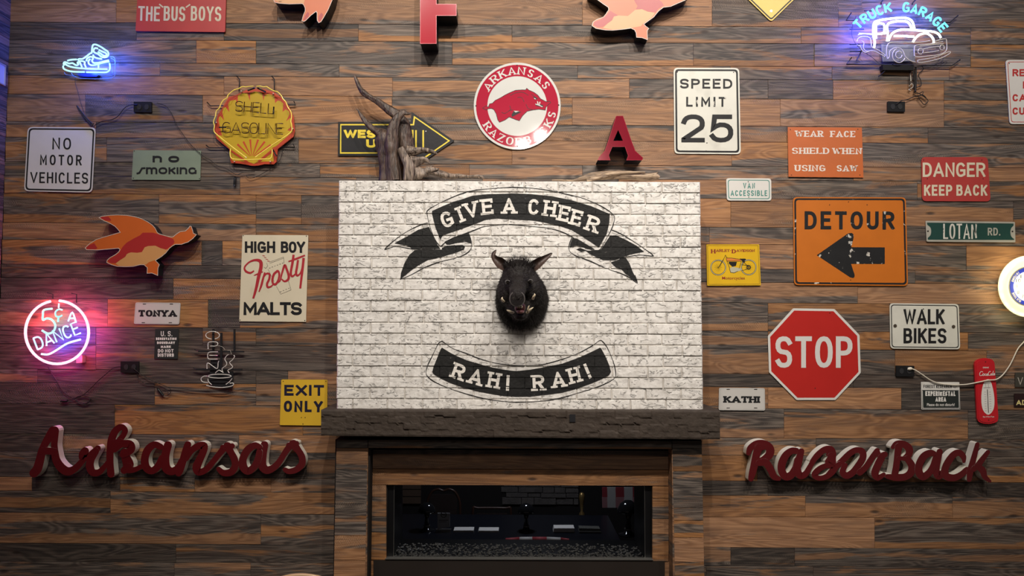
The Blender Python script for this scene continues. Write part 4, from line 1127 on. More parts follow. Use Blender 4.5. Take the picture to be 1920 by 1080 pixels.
cs = [([(1842.6,698.2),(1839.5,697.4),(1837,701),(1837.2,704.6),(1840,705),(1842.5,703)]), ([(1843.2,701.5),(1842.5,704.4),(1844.4,705),(1845.6,702.4),(1844,701.2)]), ([(1848.6,702),(1847,702.2),(1846.6,704.6),(1848.6,704.8)]), ([(1851.6,702),(1850,702.2),(1849.4,704.6),(1851,704.6),(1852,701.8),(1852,705)]),
      ([(1857.2,697.4),(1855,697.6),(1853.2,701),(1853.6,704.4),(1856.6,704.2)]), ([(1858.6,701.2),(1857.4,703),(1858.4,704.6),(1859.8,703),(1858.8,701.2)]), ([(1862.6,696.8),(1861.2,701),(1860.8,704.2),(1862,704.2)]), ([(1864.6,700.8),(1863,701.4),(1862.8,703.8),(1864.2,703.6),(1865,700.8),(1865,704)])]
pl = []
for c_ in cs: pl += strokeq(cr([(x+.0,y-.8) for x, y in c_], 3), 1.0)
lettering(t, pl, m_wbri, .0256)
lettering(t, bf('Sign of Good Taste', 1843, 1864, 782.5, 2.6), m_wbri, .0256)
holes(t, [(1848,678.5),(1854,787.5)], 1.0, m_hole, .025)

# lit clock
m_glow = mat('backlit_cream_glass', (.8,.75,.5), .25, emit=(1,.93,.52), strength=.85)
m_dial = mat('backlit_white_dial', (.8,.8,.75), .3, emit=(1,.97,.85), strength=.6)
CC = (1929, 537)
t = thing('wall_clock', 'round lit advertising clock with cream glass rim at the right edge', 'clock', P(*CC, .005))
b = MB(); cc = P(*CC, 0)
prof = [(57.5,.02),(58,.05),(55,.085),(48,.105),(40,.112),(37.5,.108)]
n = 48; base = 0
for r, d in prof:
    for j in range(n):
        an = 2*math.pi*j/n; p = P(CC[0] + r*math.cos(an), CC[1] + r*math.sin(an), d); b.v.append(p)
for k in range(len(prof)-1):
    for j in range(n): b.f.append((k*n+j, k*n+(j+1)%n, (k+1)*n+(j+1)%n, (k+1)*n+j)); b.i.append(0)
b.obj('glass_rim', m_glow, t, smooth=True)
b = MB(); b.extr(circ(*CC, 54, n=40), D0, .02); b.obj('back_pan', m_frame, t)
b = MB(); b.extr(circ(*CC, 37.5, n=48), .1, .112, 0, 0, ); b.obj('bezel', m_stl, t)
lettering(t, ring(circ(*CC, 35.5, n=48), circ(*CC, 28.5, n=48)), mat('royal_blue_ring', (.03,.05,.42), .3, emit=(.05,.08,.6), strength=.25), .1128, 'blue_ring')
shape(t, 'dial', [circ(*CC, 28.5, n=48)], m_dial, .1126)
pl = []
for k, ch in enumerate(['8','7','6','5','4','3','2','1','12','11','10','9']):
    an = math.radians(-210 + 0) if False else math.radians(150 - k*30 + 0)
    an = math.radians({'9':180,'10':150,'11':120,'12':90,'1':60,'2':30,'3':0,'4':-30,'5':-60,'6':-90,'7':-120,'8':-150}[ch])
    x = CC[0] + 22.5*math.cos(an); y = CC[1] - 21.5*math.sin(an)
    pl += bf(ch, x - 2.2*len(ch), x + 2.2*len(ch), y + 3.4, 7)
lettering(t, pl, mat('dial_ink', (.08,.08,.07), .5), .1134, 'numerals')
pl = []
for k in range(26):
    an = math.radians(-160 + k * 5.2 + (18 if k > 12 else 0)) if False else math.radians(125 + k * 4.6)
    if 165 < math.degrees(an) < 200: continue
    x = CC[0] + 32*math.cos(an); y = CC[1] - 32*math.sin(an)
    pl += TC(random.choice('EHNLTI'), x, y, math.degrees(an) - 90, 2.6, 4.6, 1.0)
lettering(t, pl, m_wbri, .1136, 'ring_lettering')
lettering(t, strokeq([CC,(CC[0]-4,CC[1]-20)], 1.2) + strokeq([CC,(CC[0]+12,CC[1]+6)], 1.6), m_blk, .115, 'clock_hands')
for k in range(9):
    an_ = math.radians(100 + 20*k)
    L_ = bpy.data.lights.new('clock_glow', 'POINT'); L_.energy = .14; L_.color = (1,.88,.5); L_.shadow_soft_size = .02
    o = bpy.data.objects.new('clock_glow', L_); C.objects.link(o); o.parent = t; o.location = P(CC[0] + 64*math.cos(an_), CC[1] - 64*math.sin(an_), .09) - P(*CC, .005)
L_ = bpy.data.lights.new('clock_glow', 'POINT'); L_.energy = 2; L_.color = (1,.88,.5); L_.shadow_soft_size = .05
o = bpy.data.objects.new('clock_glow', L_); C.objects.link(o); o.parent = t; o.location = P(CC[0], CC[1], .14) - P(*CC, .005)

# ================================================================ CHANNEL LETTERS AND BIRDS
m_ret = mat('black_return', (.012,.012,.016), .4)
m_fred = mat('red_acrylic_face', (.40,.012,.028), .16, var=.06, coat=.4)
m_rim = mat('pale_trim', (.62,.50,.44), .4)
t = thing('channel_letter', 'tall red letter F with black sides cut by the top edge', 'letter', P(805, 10, .08))
Fp = [(788.5,-66),(862,-66),(862,-44),(818,-44),(818,8),(855.5,8),(855.5,29),(818,29),(818,81.5),(788,81.5)]
b = MB(); b.extr(Fp, .012, .165, 0, 1); b.obj('face_can', [m_fred, m_ret], t)
lettering(t, strokeq(Fp, 1.1, closed=True), mat('red_trim', (.5,.05,.07), .3), .1655, 'trim_edge')
t = thing('channel_letter', 'glossy dark red letter A above the chimney', 'letter', P(1162, 300, .08))
m_ared = mat('dark_red_gloss', (.22,.006,.02), .14, .15, coat=.6)
Ap = [(1155.5,217.5),(1168,217.5),(1183,262),(1191,283),(1205.5,296),(1204,300),(1175,300),(1178,292),(1172,275),(1148,275),(1141,291),(1144,300),(1121,300),(1123.5,295),(1134,283),(1140,266)]
b = MB(); b.extr(Ap, .012, .15, 0, 1, holes=[[(1159,243.5),(1168,264),(1150,264)]]); b.obj('face_can', [m_ared, m_ret], t)
lettering(t, strokeq(Ap, .8, closed=True), mat('dark_red_trim', (.3,.01,.025), .25), .1505, 'trim_edge')

m_born = mat('bird_orange', (.52,.105,.018), .38, var=.08)
m_bred = mat('bird_red', (.36,.022,.022), .38, var=.08)
m_bpea = mat('bird_peach', (.56,.27,.10), .38, var=.06)
def bird(label, f, outline, patches, d0, d1, n=3):
    o = f(outline)
    cx = sum(p[0] for p in o)/len(o); cy = sum(p[1] for p in o)/len(o)
    t = thing('flying_bird_sign', label, 'bird sign', P(cx, cy, .05), None)
    b = MB(); b.extr(o, d0, d1, 0, 1); b.obj('body_can', [m_born, m_ret], t)
    lettering(t, strokeq(o, .95, closed=True), m_rim, d1 + .0012, 'trim_edge')
    for nm, m_, pts in patches: shape(t, nm, [f(pts)], m_, d1 + .0006)
    return t
bird('orange and red flying bird sign on the left half of the wall', lambda p: tz(p, 150, 390, 8.0),
 [(285,145),(330,125),(450,108),(560,103),(700,110),(820,130),(920,160),(1020,210),(1090,260),(1130,310),(1160,370),(1190,390),(1280,415),(1370,438),(1400,430),(1440,395),(1500,355),(1580,345),(1620,310),(1650,270),(1668,275),(1690,340),(1700,380),(1745,400),(1690,460),(1620,510),(1520,545),(1430,545),(1390,565),(1340,605),(1290,670),(1220,730),(1130,785),(1190,850),(1170,900),(1165,1012),(1080,975),(1005,980),(1010,895),(960,850),(900,850),(800,875),(700,880),(560,875),(470,850),(400,815),(410,780),(450,745),(530,700),(580,660),(600,625),(580,602),(430,615),(260,630),(100,625),(75,600),(150,530),(250,470),(380,430),(500,395),(605,365),(560,310),(520,270),(440,225),(360,190)],
 [('red_patch', m_bred, [(298,145),(330,134),(425,128),(470,180),(450,195),(385,187)]), ('red_patch', m_bred, [(90,603),(130,560),(212,525),(262,600),(230,620),(105,617)]),
  ('red_patch', m_bred, [(415,790),(455,757),(535,710),(590,668),(612,625),(650,570),(700,520),(800,460),(900,410),(940,370),(1100,370),(1200,402),(1330,440),(1400,465),(1418,510),(1395,545),(1290,625),(1200,600),(1130,565),(1020,570),(970,590),(930,660),(860,672),(760,665),(700,690),(680,730),(600,780),(530,830),(440,822)]),
  ('peach_patch', m_bpea, [(535,832),(600,782),(680,732),(702,690),(760,665),(860,672),(930,660),(970,590),(1020,570),(1130,565),(1200,600),(1290,625),(1322,612),(1280,672),(1215,728),(1120,785),(1030,815),(990,850),(930,842),(850,862),(700,872),(580,865)])], .04, .115)
bird('orange bird sign diving at the top, left of the red F', lambda p: tz(p, 500, 0, 10.667),
 [(140,0),(165,45),(250,65),(450,80),(640,75),(710,70),(745,100),(770,160),(770,220),(735,300),(705,415),(740,430),(780,410),(880,310),(990,225),(1010,260),(1010,400),(1040,455),(1090,430),(1150,330),(1230,190),(1310,0),(1350,-200),(1310,-420),(1200,-560),(1280,-700),(1100,-720),(950,-600),(700,-520),(400,-420),(200,-260),(110,-90)],
 [('peach_patch', m_bpea, [(155,5),(250,55),(450,70),(640,65),(710,60),(740,85),(760,0),(740,-200),(650,-400),(400,-380),(220,-230),(130,-90)]),
  ('red_patch', m_bred, [(165,0),(215,32),(280,38),(350,0),(330,-60),(220,-80)]), ('red_patch', m_bred, [(735,400),(770,310),(820,235),(850,270),(840,330),(770,400)]), ('red_patch', m_bred, [(1040,430),(1040,330),(1090,250),(1130,290),(1105,370),(1060,430)])], .015, .125)
bird('large orange bird sign cut by the top edge, right of the red F', lambda p: tz(p, 1080, 0, 8.727),
 [(360,0),(440,60),(530,120),(535,160),(490,230),(450,280),(340,320),(280,360),(262,420),(330,465),(480,490),(600,495),(760,480),(900,460),(960,490),(985,540),(990,610),(1080,615),(1170,650),(1165,500),(1190,465),(1140,430),(1110,395),(1170,350),(1270,280),(1350,180),(1430,120),(1550,105),(1650,60),(1790,0),(1850,-60),(1840,-160),(1760,-150),(1600,-120),(1450,-60),(1350,-130),(1200,-300),(1000,-420),(750,-480),(800,-350),(500,-300),(250,-180),(200,-100)],
 [('red_patch', m_bred, [(560,175),(650,230),(690,252),(620,270),(590,330),(520,380),(440,440),(360,445),(290,410),(300,360),(400,325),(480,270)]),
  ('red_patch', m_bred, [(945,-10),(1005,100),(980,150),(1080,148),(1180,190),(1300,205),(1350,140),(1435,90),(1405,30),(1330,-20),(1000,-60)]),
  ('peach_patch', m_bpea, [(440,460),(520,382),(590,332),(620,270),(690,254),(850,262),(900,220),(970,160),(1080,150),(1170,190),(1290,207),(1250,270),(1170,340),(1100,385),(1060,430),(950,450),(800,470),(600,485)])], .012, .105)

# script letter signs: brush strokes (x, y, width) traced per letter
m_sface = mat('oxblood_gloss_face', (.085,.005,.007), .25, var=.2, coat=.3, dirt=.66, dirtcol=(.03,.004,.006))
m_sret = mat('cream_return', (.60,.57,.50), .5, var=.1)
def script_sign(name, label, letters, f, d0, d1):
    allp = [p for _, ss in letters for s_ in ss for p in s_]
    qq = f(allp); t = thing(name, label, 'sign', P(sum(p[0] for p in qq)/len(qq), max(p[1] for p in qq), .02))
    j = 0
    for nm, ss in letters:
        b = MB()
        for s_ in ss:
            j += 1; e = (j % 9) * .00035
            c3 = f(cr(s_, 5))
            pts = [(p[0], p[1]) for p in c3]; ws = [p[2] for p in c3]
            quads = strokeq(pts, ws, 1, 0)
            if not quads: continue
            # rounded ends
            def cap(pt, nb, w_, flip):
                a0 = math.atan2(pt[1]-nb[1], pt[0]-nb[0])
                return [(pt[0] + w_/2*math.cos(a0 - math.pi/2 + math.pi*k/7), pt[1] + w_/2*math.sin(a0 - math.pi/2 + math.pi*k/7)) for k in range(8)]
            cs_ = cap(pts[0], pts[1], ws[0], 0); ce = cap(pts[-1], pts[-2], ws[-1], 1)
            L = [quads[0][0]] + [q_[1] for q_ in quads]; R = [quads[0][3]] + [q_[2] for q_ in quads]
            for q_ in quads: b.poly([P(x, y, d1 + e) for x, y in q_], 0)
            for cp in (cs_, ce): b.poly([P(x, y, d1 + e + .00012) for x, y in cp], 0)
            for chain in (L, R, cs_, ce):
                for a, c in zip(chain[:-1], chain[1:]):
                    p = P(a[0], a[1], d1 + e); q_ = P(c[0], c[1], d1 + e)
                    b.poly([p, q_, Vector((q_.x, -d0, q_.z)), Vector((p.x, -d0, p.z))], 1)
        b.obj(nm, [m_sface, m_sret], t)
    return t
def sh(p, dx=1851): return [(x + dx, y, w_) for x, y, w_ in p]
ark = [
 ('letter', [[(410,195,125),(345,290,105),(300,370,96),(265,460,105),(238,570,112),(205,680,118),(158,735,112)], [(425,190,120),(428,290,92),(424,370,86),(430,460,96),(452,570,105),(515,665,115),(600,712,108),(690,675,88),(770,595,78),(830,520,72)], [(262,455,88),(340,450,92),(430,458,88)]]),
 ('letter', [[(820,450,100),(795,490,110),(790,540,90),(850,530,70),(920,470,78),(985,415,76)], [(960,450,85),(895,560,95),(882,650,105),(920,725,95),(1000,722,80),(1065,655,65),(1110,600,60)]]),
 ('letter', [[(1152,745,95),(1140,600,92),(1142,450,95),(1162,300,100),(1212,190,92),(1285,142,80),(1335,185,72),(1310,250,72),(1262,310,80)], [(1175,360,110),(1270,335,90)], [(1195,420,100),(1290,360,92),(1390,365,108),(1412,420,105),(1365,470,90),(1305,500,80)], [(1330,470,110),(1348,540,120),(1375,620,140),(1370,680,110),(1450,690,70),(1540,650,60)], [(1375,660,110),(1320,700,90)]]),
 ('letter', [[(1790,395,80),(1710,368,85),(1630,430,100),(1588,540,100),(1600,650,105),(1670,705,90),(1750,655,90),(1810,540,85)], [(1885,375,105),(1850,520,108),(1860,660,115),(1930,712,100),(2010,670,88),(2060,580,82)]]),
 ('letter', [sh([(290,368,90),(255,470,92),(225,580,95),(190,690,95),(170,735,85)]), sh([(265,540,85),(335,445,80),(425,385,90),(498,385,95),(488,460,92),(442,560,98),(402,660,108),(430,722,90),(520,690,80),(600,605,76),(680,505,76),(750,420,86)])]),
 ('letter', [sh([(800,392,115),(845,470,88),(890,560,92),(895,650,90),(840,722,92),(745,730,80),(685,680,62)]), sh([(735,400,60),(860,385,70)])]),
 ('letter', [sh([(1215,400,70),(1150,380,85),(1065,430,98),(1002,540,98),(1000,645,108),(1060,708,95),(1140,655,88),(1190,560,88),(1210,460,80)]), sh([(1275,372,100),(1250,500,108),(1245,630,112),(1300,695,100),(1385,668,88),(1465,590,80),(1530,485,76),(1590,400,86)])]),
 ('letter', [sh([(1645,365,120),(1708,440,86),(1758,530,86),(1755,620,86),(1680,690,80),(1590,712,70),(1540,690,60)]), sh([(1585,370,60),(1690,350,62)])]),
]
script_sign('script_lettering_sign', 'dark red script lettering reading Arkansas with white sides', ark, lambda p: tz(p, 40, 780, 6.857), .02, .072)
sb = lambda p: [(x + 1843, y, w_) for x, y, w_ in p]
raz = [
 ('letter', [[(180,380,70),(205,310,90),(290,248,95),(400,245,105),(485,310,120),(482,400,120),(410,465,100),(325,500,80)], [(325,290,120),(290,420,112),(262,560,110),(232,680,100),(215,750,80)], [(330,520,90),(430,520,108),(500,620,105),(550,718,95),(620,750,60)], [(330,300,110),(420,300,60)]]),
 ('letter', [[(870,350,90),(800,350,95),(720,410,108),(665,520,115),(658,630,112),(710,715,110),(790,700,110),(855,600,100),(885,480,95)], [(940,355,90),(905,480,110),(880,610,112),(925,705,100),(1000,680,88),(1060,585,78),(1120,480,76)]]),
 ('letter', [[(1100,500,76),(1175,410,90),(1270,335,92),(1350,350,150),(1375,440,130),(1320,500,80)], [(1375,430,120),(1375,540,120),(1300,560,80),(1200,610,84),(1132,690,90),(1190,740,72),(1300,720,80),(1380,650,100),(1440,580,85),(1490,540,80)]]),
 ('letter', [[(1430,575,76),(1530,490,90),(1640,385,90),(1740,335,84),(1820,365,98),(1825,450,98),(1760,560,98),(1680,660,98),(1590,705,96),(1535,650,90),(1570,560,80)]]),
 ('letter', [sb([(-60,660,90),(20,590,88),(90,490,88),(150,400,84),(190,345,78)]), sb([(185,350,80),(225,415,78),(300,400,86)]), sb([(255,440,105),(200,550,108),(158,670,108),(200,735,84),(285,690,62)])]),
 ('letter', [sb([(415,295,60),(470,245,82),(565,250,98),(648,315,108),(645,400,100),(585,455,80)]), sb([(620,460,90),(688,560,108),(675,660,112),(590,722,100),(450,730,100),(335,715,66)]), sb([(498,290,110),(482,420,96),(466,560,96),(445,680,100)]), sb([(500,455,60),(600,460,60)])]),
 ('letter', [sb([(1010,390,80),(950,380,98),(860,430,108),(798,540,108),(790,650,112),(850,720,105),(940,660,98),(1000,560,94),(1030,450,86)]), sb([(1090,360,88),(1062,480,100),(1035,610,108),(1070,705,110),(1130,670,96),(1170,600,80)])]),
 ('letter', [sb([(1440,500,50),(1430,430,84),(1370,375,92),(1290,405,96),(1210,510,104),(1165,620,104),(1190,715,105),(1300,735,98),(1400,690,90),(1480,620,84)])]),
 ('letter', [sb([(1632,255,64),(1600,380,78),(1562,520,88),(1530,640,96),(1515,760,72)]), sb([(1785,365,62),(1720,450,78),(1640,555,88),(1580,610,80)]), sb([(1630,570,80),(1705,625,96),(1740,720,78),(1815,785,40)])]),
]
script_sign('script_lettering_sign', 'dark red script lettering reading RazorBack with white sides', raz, lambda p: tz(p, 1380, 800, 7.68), .02, .082)

# ================================================================ DRIFTWOOD on the chimney top
def drift_mat(nm, c0, c1):
    m = bpy.data.materials.new(nm); m.use_nodes = True; N, L = nt(m); bs = N['Principled BSDF']
    geo = N.new('ShaderNodeTexCoord'); n = N.new('ShaderNodeTexNoise'); n.inputs['Scale'].default_value = 34; n.inputs['Detail'].default_value = 8; n.inputs['Distortion'].default_value = 1.0
    mp = N.new('ShaderNodeMapping'); mp.inputs['Scale'].default_value = (1.6, 1.6, .28) if nm != 'pale_driftwood' else (.25, 1.5, 1.5)
    L.new(geo.outputs['Object'], mp.inputs['Vector']); L.new(mp.outputs[0], n.inputs['Vector'])
    r = N.new('ShaderNodeValToRGB'); r.color_ramp.elements[0].position = .35; r.color_ramp.elements[0].color = (*c0, 1)
    r.color_ramp.elements[1].position = .68; r.color_ramp.elements[1].color = (*c1, 1); L.new(n.outputs['Fac'], r.inputs['Fac'])
    L.new(r.outputs['Color'], bs.inputs['Base Color']); bs.inputs['Roughness'].default_value = .5
    bp = N.new('ShaderNodeBump'); bp.inputs['Strength'].default_value = .9; bp.inputs['Distance'].default_value = .012
    L.new(n.outputs['Fac'], bp.inputs['Height']); L.new(bp.outputs['Normal'], bs.inputs['Normal'])
    return m
def root_tube(b, pts, f, depth, ph=0, n=14, flute=.16, mi=0, dz=None):
    c3 = cr(pts, 6)
    m = len(c3); base = len(b.v); prev = None
    W = [(P(*f([(p[0], p[1])])[0][:2], depth + (p[3] if len(p) > 3 else 0)), p[2]) for p in c3]
    s1 = f([(0,0,1.0)])[0][2] * PX
    for k, (p, r) in enumerate(W):
        t_ = (W[min(k+1,m-1)][0] - W[max(k-1,0)][0]).normalized()
        u = t_.cross(Vector((0,1,0))) if prev is None else prev - t_*prev.dot(t_)
        u.normalize(); prev = u; v = t_.cross(u)
        for j in range(n):
            an = 2*math.pi*j/n
            rr = max(r,1) * s1 * (1 + flute*math.sin(an*3 + ph + k*.10) + flute*.6*math.sin(an*5 - k*.13 + ph*2) + .16*noise.noise(Vector((k*.3+ph*7, j*1.7, ph))))
            b.v.append(p + (u*math.cos(an) + v*math.sin(an)*.8) * rr)
    for k in range(m-1):
        for j in range(n): b.f.append((base+k*n+j, base+k*n+(j+1)%n, base+(k+1)*n+(j+1)%n, base+(k+1)*n+j)); b.i.append(mi)
    b.f.append(tuple(base+(m-1)*n+j for j in range(n))); b.i.append(mi)
DWF = lambda p: tz(p, 640, 130, 5.025)
m_dw = drift_mat('dark_driftwood', (.022,.013,.009), (.125,.08,.057)); m_dw2 = drift_mat('grey_driftwood', (.045,.03,.022), (.34,.26,.20))
t = thing('driftwood_stump', 'gnarled driftwood stump with horn-like branches standing on the chimney', 'driftwood', P(745, 338, .17))
b = MB()
root_tube(b, [(455,1052,82),(450,950,78),(440,840,82),(425,740,88),(400,660,82),(375,610,62),(330,585,34),(290,560,30),(240,510,24),(205,460,17),(175,415,11),(152,380,5),(132,374,2)], DWF, .17, 0)
root_tube(b, [(500,1052,70),(490,920,66),(480,800,60),(470,700,62),(475,620,55),(490,550,46),(515,480,36),(548,440,30),(585,412,24),(625,418,14),(655,414,6)], DWF, .22, 2)
b.obj('trunk', m_dw, t, smooth=True)
b = MB()
root_tube(b, [(640,1052,58),(650,940,56),(650,860,62),(625,780,74),(600,700,72),(590,620,66),(590,560,58),(565,490,52),(520,430,46),(460,390,38),(400,345,31),(340,300,28),(270,262,25),(215,222,27),(178,180,20),(148,120,16),(128,68,13),(122,55,7)], DWF, .14, 1)
b.obj('tall_branch', m_dw, t, smooth=True)
b = MB()
root_tube(b, [(560,740,30,.05),(600,830,40,.05),(640,920,46,.06),(630,1052,40,.06)], DWF, .2, 5)
root_tube(b, [(620,770,62),(700,768,36),(770,758,24),(830,768,22),(880,782,13),(905,802,4)], DWF, .19, 3)
root_tube(b, [(670,880,70),(730,860,42),(780,850,26),(812,862,16),(832,890,4)], DWF, .2, 4)
b.obj('pale_branch', m_dw2, t, smooth=True)
b = MB()
root_tube(b, [(640,1010,56),(710,985,58),(780,975,44),(850,965,30),(930,985,30),(1030,1008,24),(1120,1003,17),(1200,1010,13),(1280,1006,15),(1320,1015,16),(1345,1028,6)], DWF, .19, 6)
root_tube(b, [(800,950,30),(860,945,20),(905,940,10),(925,930,3)], DWF, .21, 7); root_tube(b, [(790,950,22),(835,925,10),(865,905,3)], DWF, .18, 8)
b.obj('root_spur', m_dw2, t, smooth=True)
DPF = lambda p: tz(p, 960, 270, 4.0)
t = thing('driftwood_log', 'pale horizontal piece of driftwood lying on the chimney under the letter A', 'driftwood', P(1140, 340, .17))
b = MB()
root_tube(b, [(300,272,4),(350,270,6),(420,274,7),(480,270,11),(540,256,20),(600,244,28),(680,238,32),(760,236,31),(840,236,32),(920,240,32),(990,246,30),(1040,248,26),(1080,244,26),(1105,255,12)], DPF, .17, 3, flute=.12)
root_tube(b, [(560,275,10),(640,255,16),(740,228,14),(840,216,10),(930,212,8),(1000,210,5)], DPF, .2, 1)
root_tube(b, [(960,240,16),(1040,232,14),(1085,218,7),(1092,208,3)], DPF, .18, 2)
b.obj('log', drift_mat('pale_driftwood', (.12,.075,.045), (.52,.38,.25)), t, smooth=True)

# ================================================================ MOUNTED BOAR HEAD
def metab(name, els, mat_, parent, res=.009, disp=0.0, th=.6):
    mb = bpy.data.metaballs.new(name); mb.resolution = res; mb.render_resolution = res; mb.threshold = th
    o = bpy.data.objects.new(name + '_meta', mb); C.objects.link(o)
    for px, py, d, rx, ry, rz in els:
        e = mb.elements.new(); e.type = 'ELLIPSOID'; e.co = P(px, py, d)
        e.size_x, e.size_y, e.size_z = rx, ry, rz; e.radius = 1.0; e.stiffness = 2.0
    bpy.context.view_layer.update()
    dg = bpy.context.evaluated_depsgraph_get()
    me = bpy.data.meshes.new_from_object(o.evaluated_get(dg))
    v = [o.matrix_world @ q_.co for q_ in me.vertices]; f = [tuple(p.vertices) for p in me.polygons]
    nn = [q_.normal.copy() for q_ in me.vertices]
    bpy.data.objects.remove(o); bpy.data.metaballs.remove(mb); bpy.data.meshes.remove(me)
    if disp: v = [p + n_ * disp * (noise.noise(p*55) + .5*noise.noise(p*120)) for p, n_ in zip(v, nn)]
    return v, f, nn
m_hide = mat('black_boar_hide', (.014,.011,.010), .6, var=.5, nscale=30, bump=1.0, bscale=70)
m_snout = mat('wet_black_snout', (.012,.010,.010), .25, bump=.3)
m_hair = mat('black_bristle', (.015,.012,.011), .5, var=.4)
m_ear = mat('brown_ear_skin', (.055,.032,.025), .5, var=.3, bump=.4)
m_tusk = mat('ivory_tusk', (.62,.52,.36), .3)
m_tong = mat('pink_tongue', (.22,.085,.08), .35)
m_mouth = mat('dark_mouth', (.05,.010,.010), .35)
boar = thing('boar_head', 'mounted black bristly boar head with open mouth and tusks on the brick chimney', 'boar head', P(978, 545, .31))
k = .0034
els = [(979,560,.315,47*k*1.75,.10,52*k*1.7),(978,568,.35,40*k*1.6,.12,44*k*1.6),
       (975,530,.40,34*k*1.6,.15,36*k*1.6),(972,512,.44,28*k*1.5,.12,25*k*1.6),
       (951,548,.44,19*k*1.6,.12,26*k*1.6),(1000,545,.44,19*k*1.6,.12,26*k*1.6),
       (972,534,.52,21*k*1.5,.13,17*k*1.6),(970.5,545,.60,17*k*1.5,.12,13*k*1.6),(969.5,555,.66,15.5*k*1.5,.06,14.5*k*1.5),
       (975,580,.46,24*k*1.5,.13,16*k*1.6),(976,590,.54,15*k*1.5,.09,9*k*1.6),(976,594,.58,12*k*1.5,.05,6.5*k*1.6)]
v, f, nn = metab('head', els, m_hide, boar, disp=.0035)
for p in v: p.y = min(p.y, -.3045)
head = build('head', v, f, m_hide, boar, smooth=True)
HV, HN = v, nn
# bristles
random.seed(5)
def bristles(name, n, sel, L0, L1, w_, lean, parent=boar):
    b = MB(); c_ = 0; tries = 0
    while c_ < n and tries < n * 40:
        tries += 1; i = random.randrange(len(HV)); p = HV[i]; nrm = HN[i]
        if not sel(p, nrm): continue
        d = (nrm * .9 + Vector(lean) + Vector((rnd(-.4,.4), rnd(-.4,.4), rnd(-.4,.4)))).normalized()
        s_ = d.cross(Vector((rnd(-1,1), rnd(-1,1), rnd(-1,1)))).normalized() * w_
        L_ = rnd(L0, L1); m_ = p + d*L_*.55; e_ = p + (d*.9 + Vector(lean)*.5).normalized()*L_
        n0 = len(b.v); b.v += [p - s_, p + s_, m_ + s_*.6, m_ - s_*.6, e_]
        b.f += [(n0,n0+1,n0+2,n0+3),(n0+3,n0+2,n0+4)]; b.i += [0,0]; c_ += 1
    return b.obj(name, m_hair, parent, kind='stuff')
zc = P(975, 540, .45).z
bristles('coat_bristles', 6500, lambda p, n_: p.y < -.31 and p.y > -.60, .010, .028, .0007, (0, .9, -.7))
bristles('mane_bristles', 1400, lambda p, n_: p.z > P(975, 505, .4).z and n_.z > .2, .02, .05, .0009, (0, .3, .45))
bristles('beard_bristles', 700, lambda p, n_: p.z < P(975, 592, .4).z and n_.z < -.1 and p.y > -.5, .02, .045, .0008, (0, .1, -.7))
# ears
def leaf(parent, name, pts, f, d, m_):
    """curved ear: centre line with widths, cupped"""
    c3 = cr(pts, 5); b = MB(); n = 9; W = []
    for i, p in enumerate(c3):
        q0 = c3[max(0,i-1)]; q1 = c3[min(len(c3)-1,i+1)]
        tx, ty = q1[0]-q0[0], q1[1]-q0[1]; l = math.hypot(tx,ty) or 1; nx, ny = -ty/l, tx/l
        for j in range(n):
            s_ = (j/(n-1))*2-1
            x, y = p[0] + nx*s_*p[2]/2, p[1] + ny*s_*p[2]/2
            xx, yy = f([(x,y)])[0]; b.v.append(P(xx, yy, d + p[3] + .020*(s_*s_)*p[2]/80))
    for i in range(len(c3)-1):
        for j in range(n-1): b.f.append((i*n+j, i*n+j+1, (i+1)*n+j+1, (i+1)*n+j)); b.i.append(0)
    nb = len(b.v); b.v += [q_ + Vector((0,.006,0)) for q_ in b.v[:nb]]
    b.f += [tuple(nb+i for i in reversed(g)) for g in list(b.f)]; b.i += [0]*len(b.i)
    m = len(c3)
    edge = [j for j in range(n)] + [i*n+n-1 for i in range(1,m)] + [(m-1)*n+j for j in range(n-2,-1,-1)] + [i*n for i in range(m-2,0,-1)]
    for a, c_ in zip(edge, edge[1:]+edge[:1]): b.f.append((a,c_,nb+c_,nb+a)); b.i.append(0)
    return b.obj(name, m_, parent, smooth=True)
BF = lambda p: tz(p, 900, 455, 6.35)
leaf(boar, 'ear', [(345,300,70,0),(290,275,120,.02),(235,235,125,.03),(180,190,80,.03),(160,145,52,.03),(175,110,34,.02),(195,85,6,.01)], BF, .40, m_ear)
leaf(boar, 'ear', [(580,315,70,0),(640,280,120,.02),(700,235,110,.03),(760,195,80,.03),(810,160,52,.02),(848,132,26,.01),(862,126,5,.01)], BF, .40, m_ear)
# snout disc, nostrils, mouth, tongue, tusks, eyes
sd = .690
b = MB(); rim = circ(*BF([(443,668)])[0], 13.6, 13.9, n=28)
b.tube([P(x, y, sd - .008) for x, y in rim], .0050, 8, closed=True); b.obj('snout_rim', mat('grey_snout_skin', (.07,.06,.056), .35, var=.3), boar, smooth=True)
b = MB(); b.extr(circ(*BF([(443,670)])[0], 13, 13.2, n=28), sd - .05, sd - .002, 0, 0); b.obj('snout_disc', m_snout, boar)
for x in (402, 478):
    b = MB(); b.extr(circ(*BF([(x,655)])[0], 2.8, 3.6, n=12), sd - .004, sd - .0012, 0, 0); b.obj('nostril', m_hole, boar)
def ell(c, rx, ry, rz, nu=14, nv=9):
    b = MB()
    for i in range(nv+1):
        ph = math.pi*i/nv
        for j in range(nu):
            th = 2*math.pi*j/nu; b.v.append(c + Vector((rx*math.sin(ph)*math.cos(th), ry*math.sin(ph)*math.sin(th), rz*math.cos(ph))))
    for i in range(nv):
        for j in range(nu): b.f.append((i*nu+j, i*nu+(j+1)%nu, (i+1)*nu+(j+1)%nu, (i+1)*nu+j)); b.i.append(0)
    return b
ell(P(*BF([(478,775)])[0], .60), .034, .03, .036).obj('mouth', m_mouth, boar, smooth=True)
ell(P(*BF([(480,822)])[0], .615), .024, .028, .013).obj('tongue', m_tong, boar, smooth=True)
b = MB()
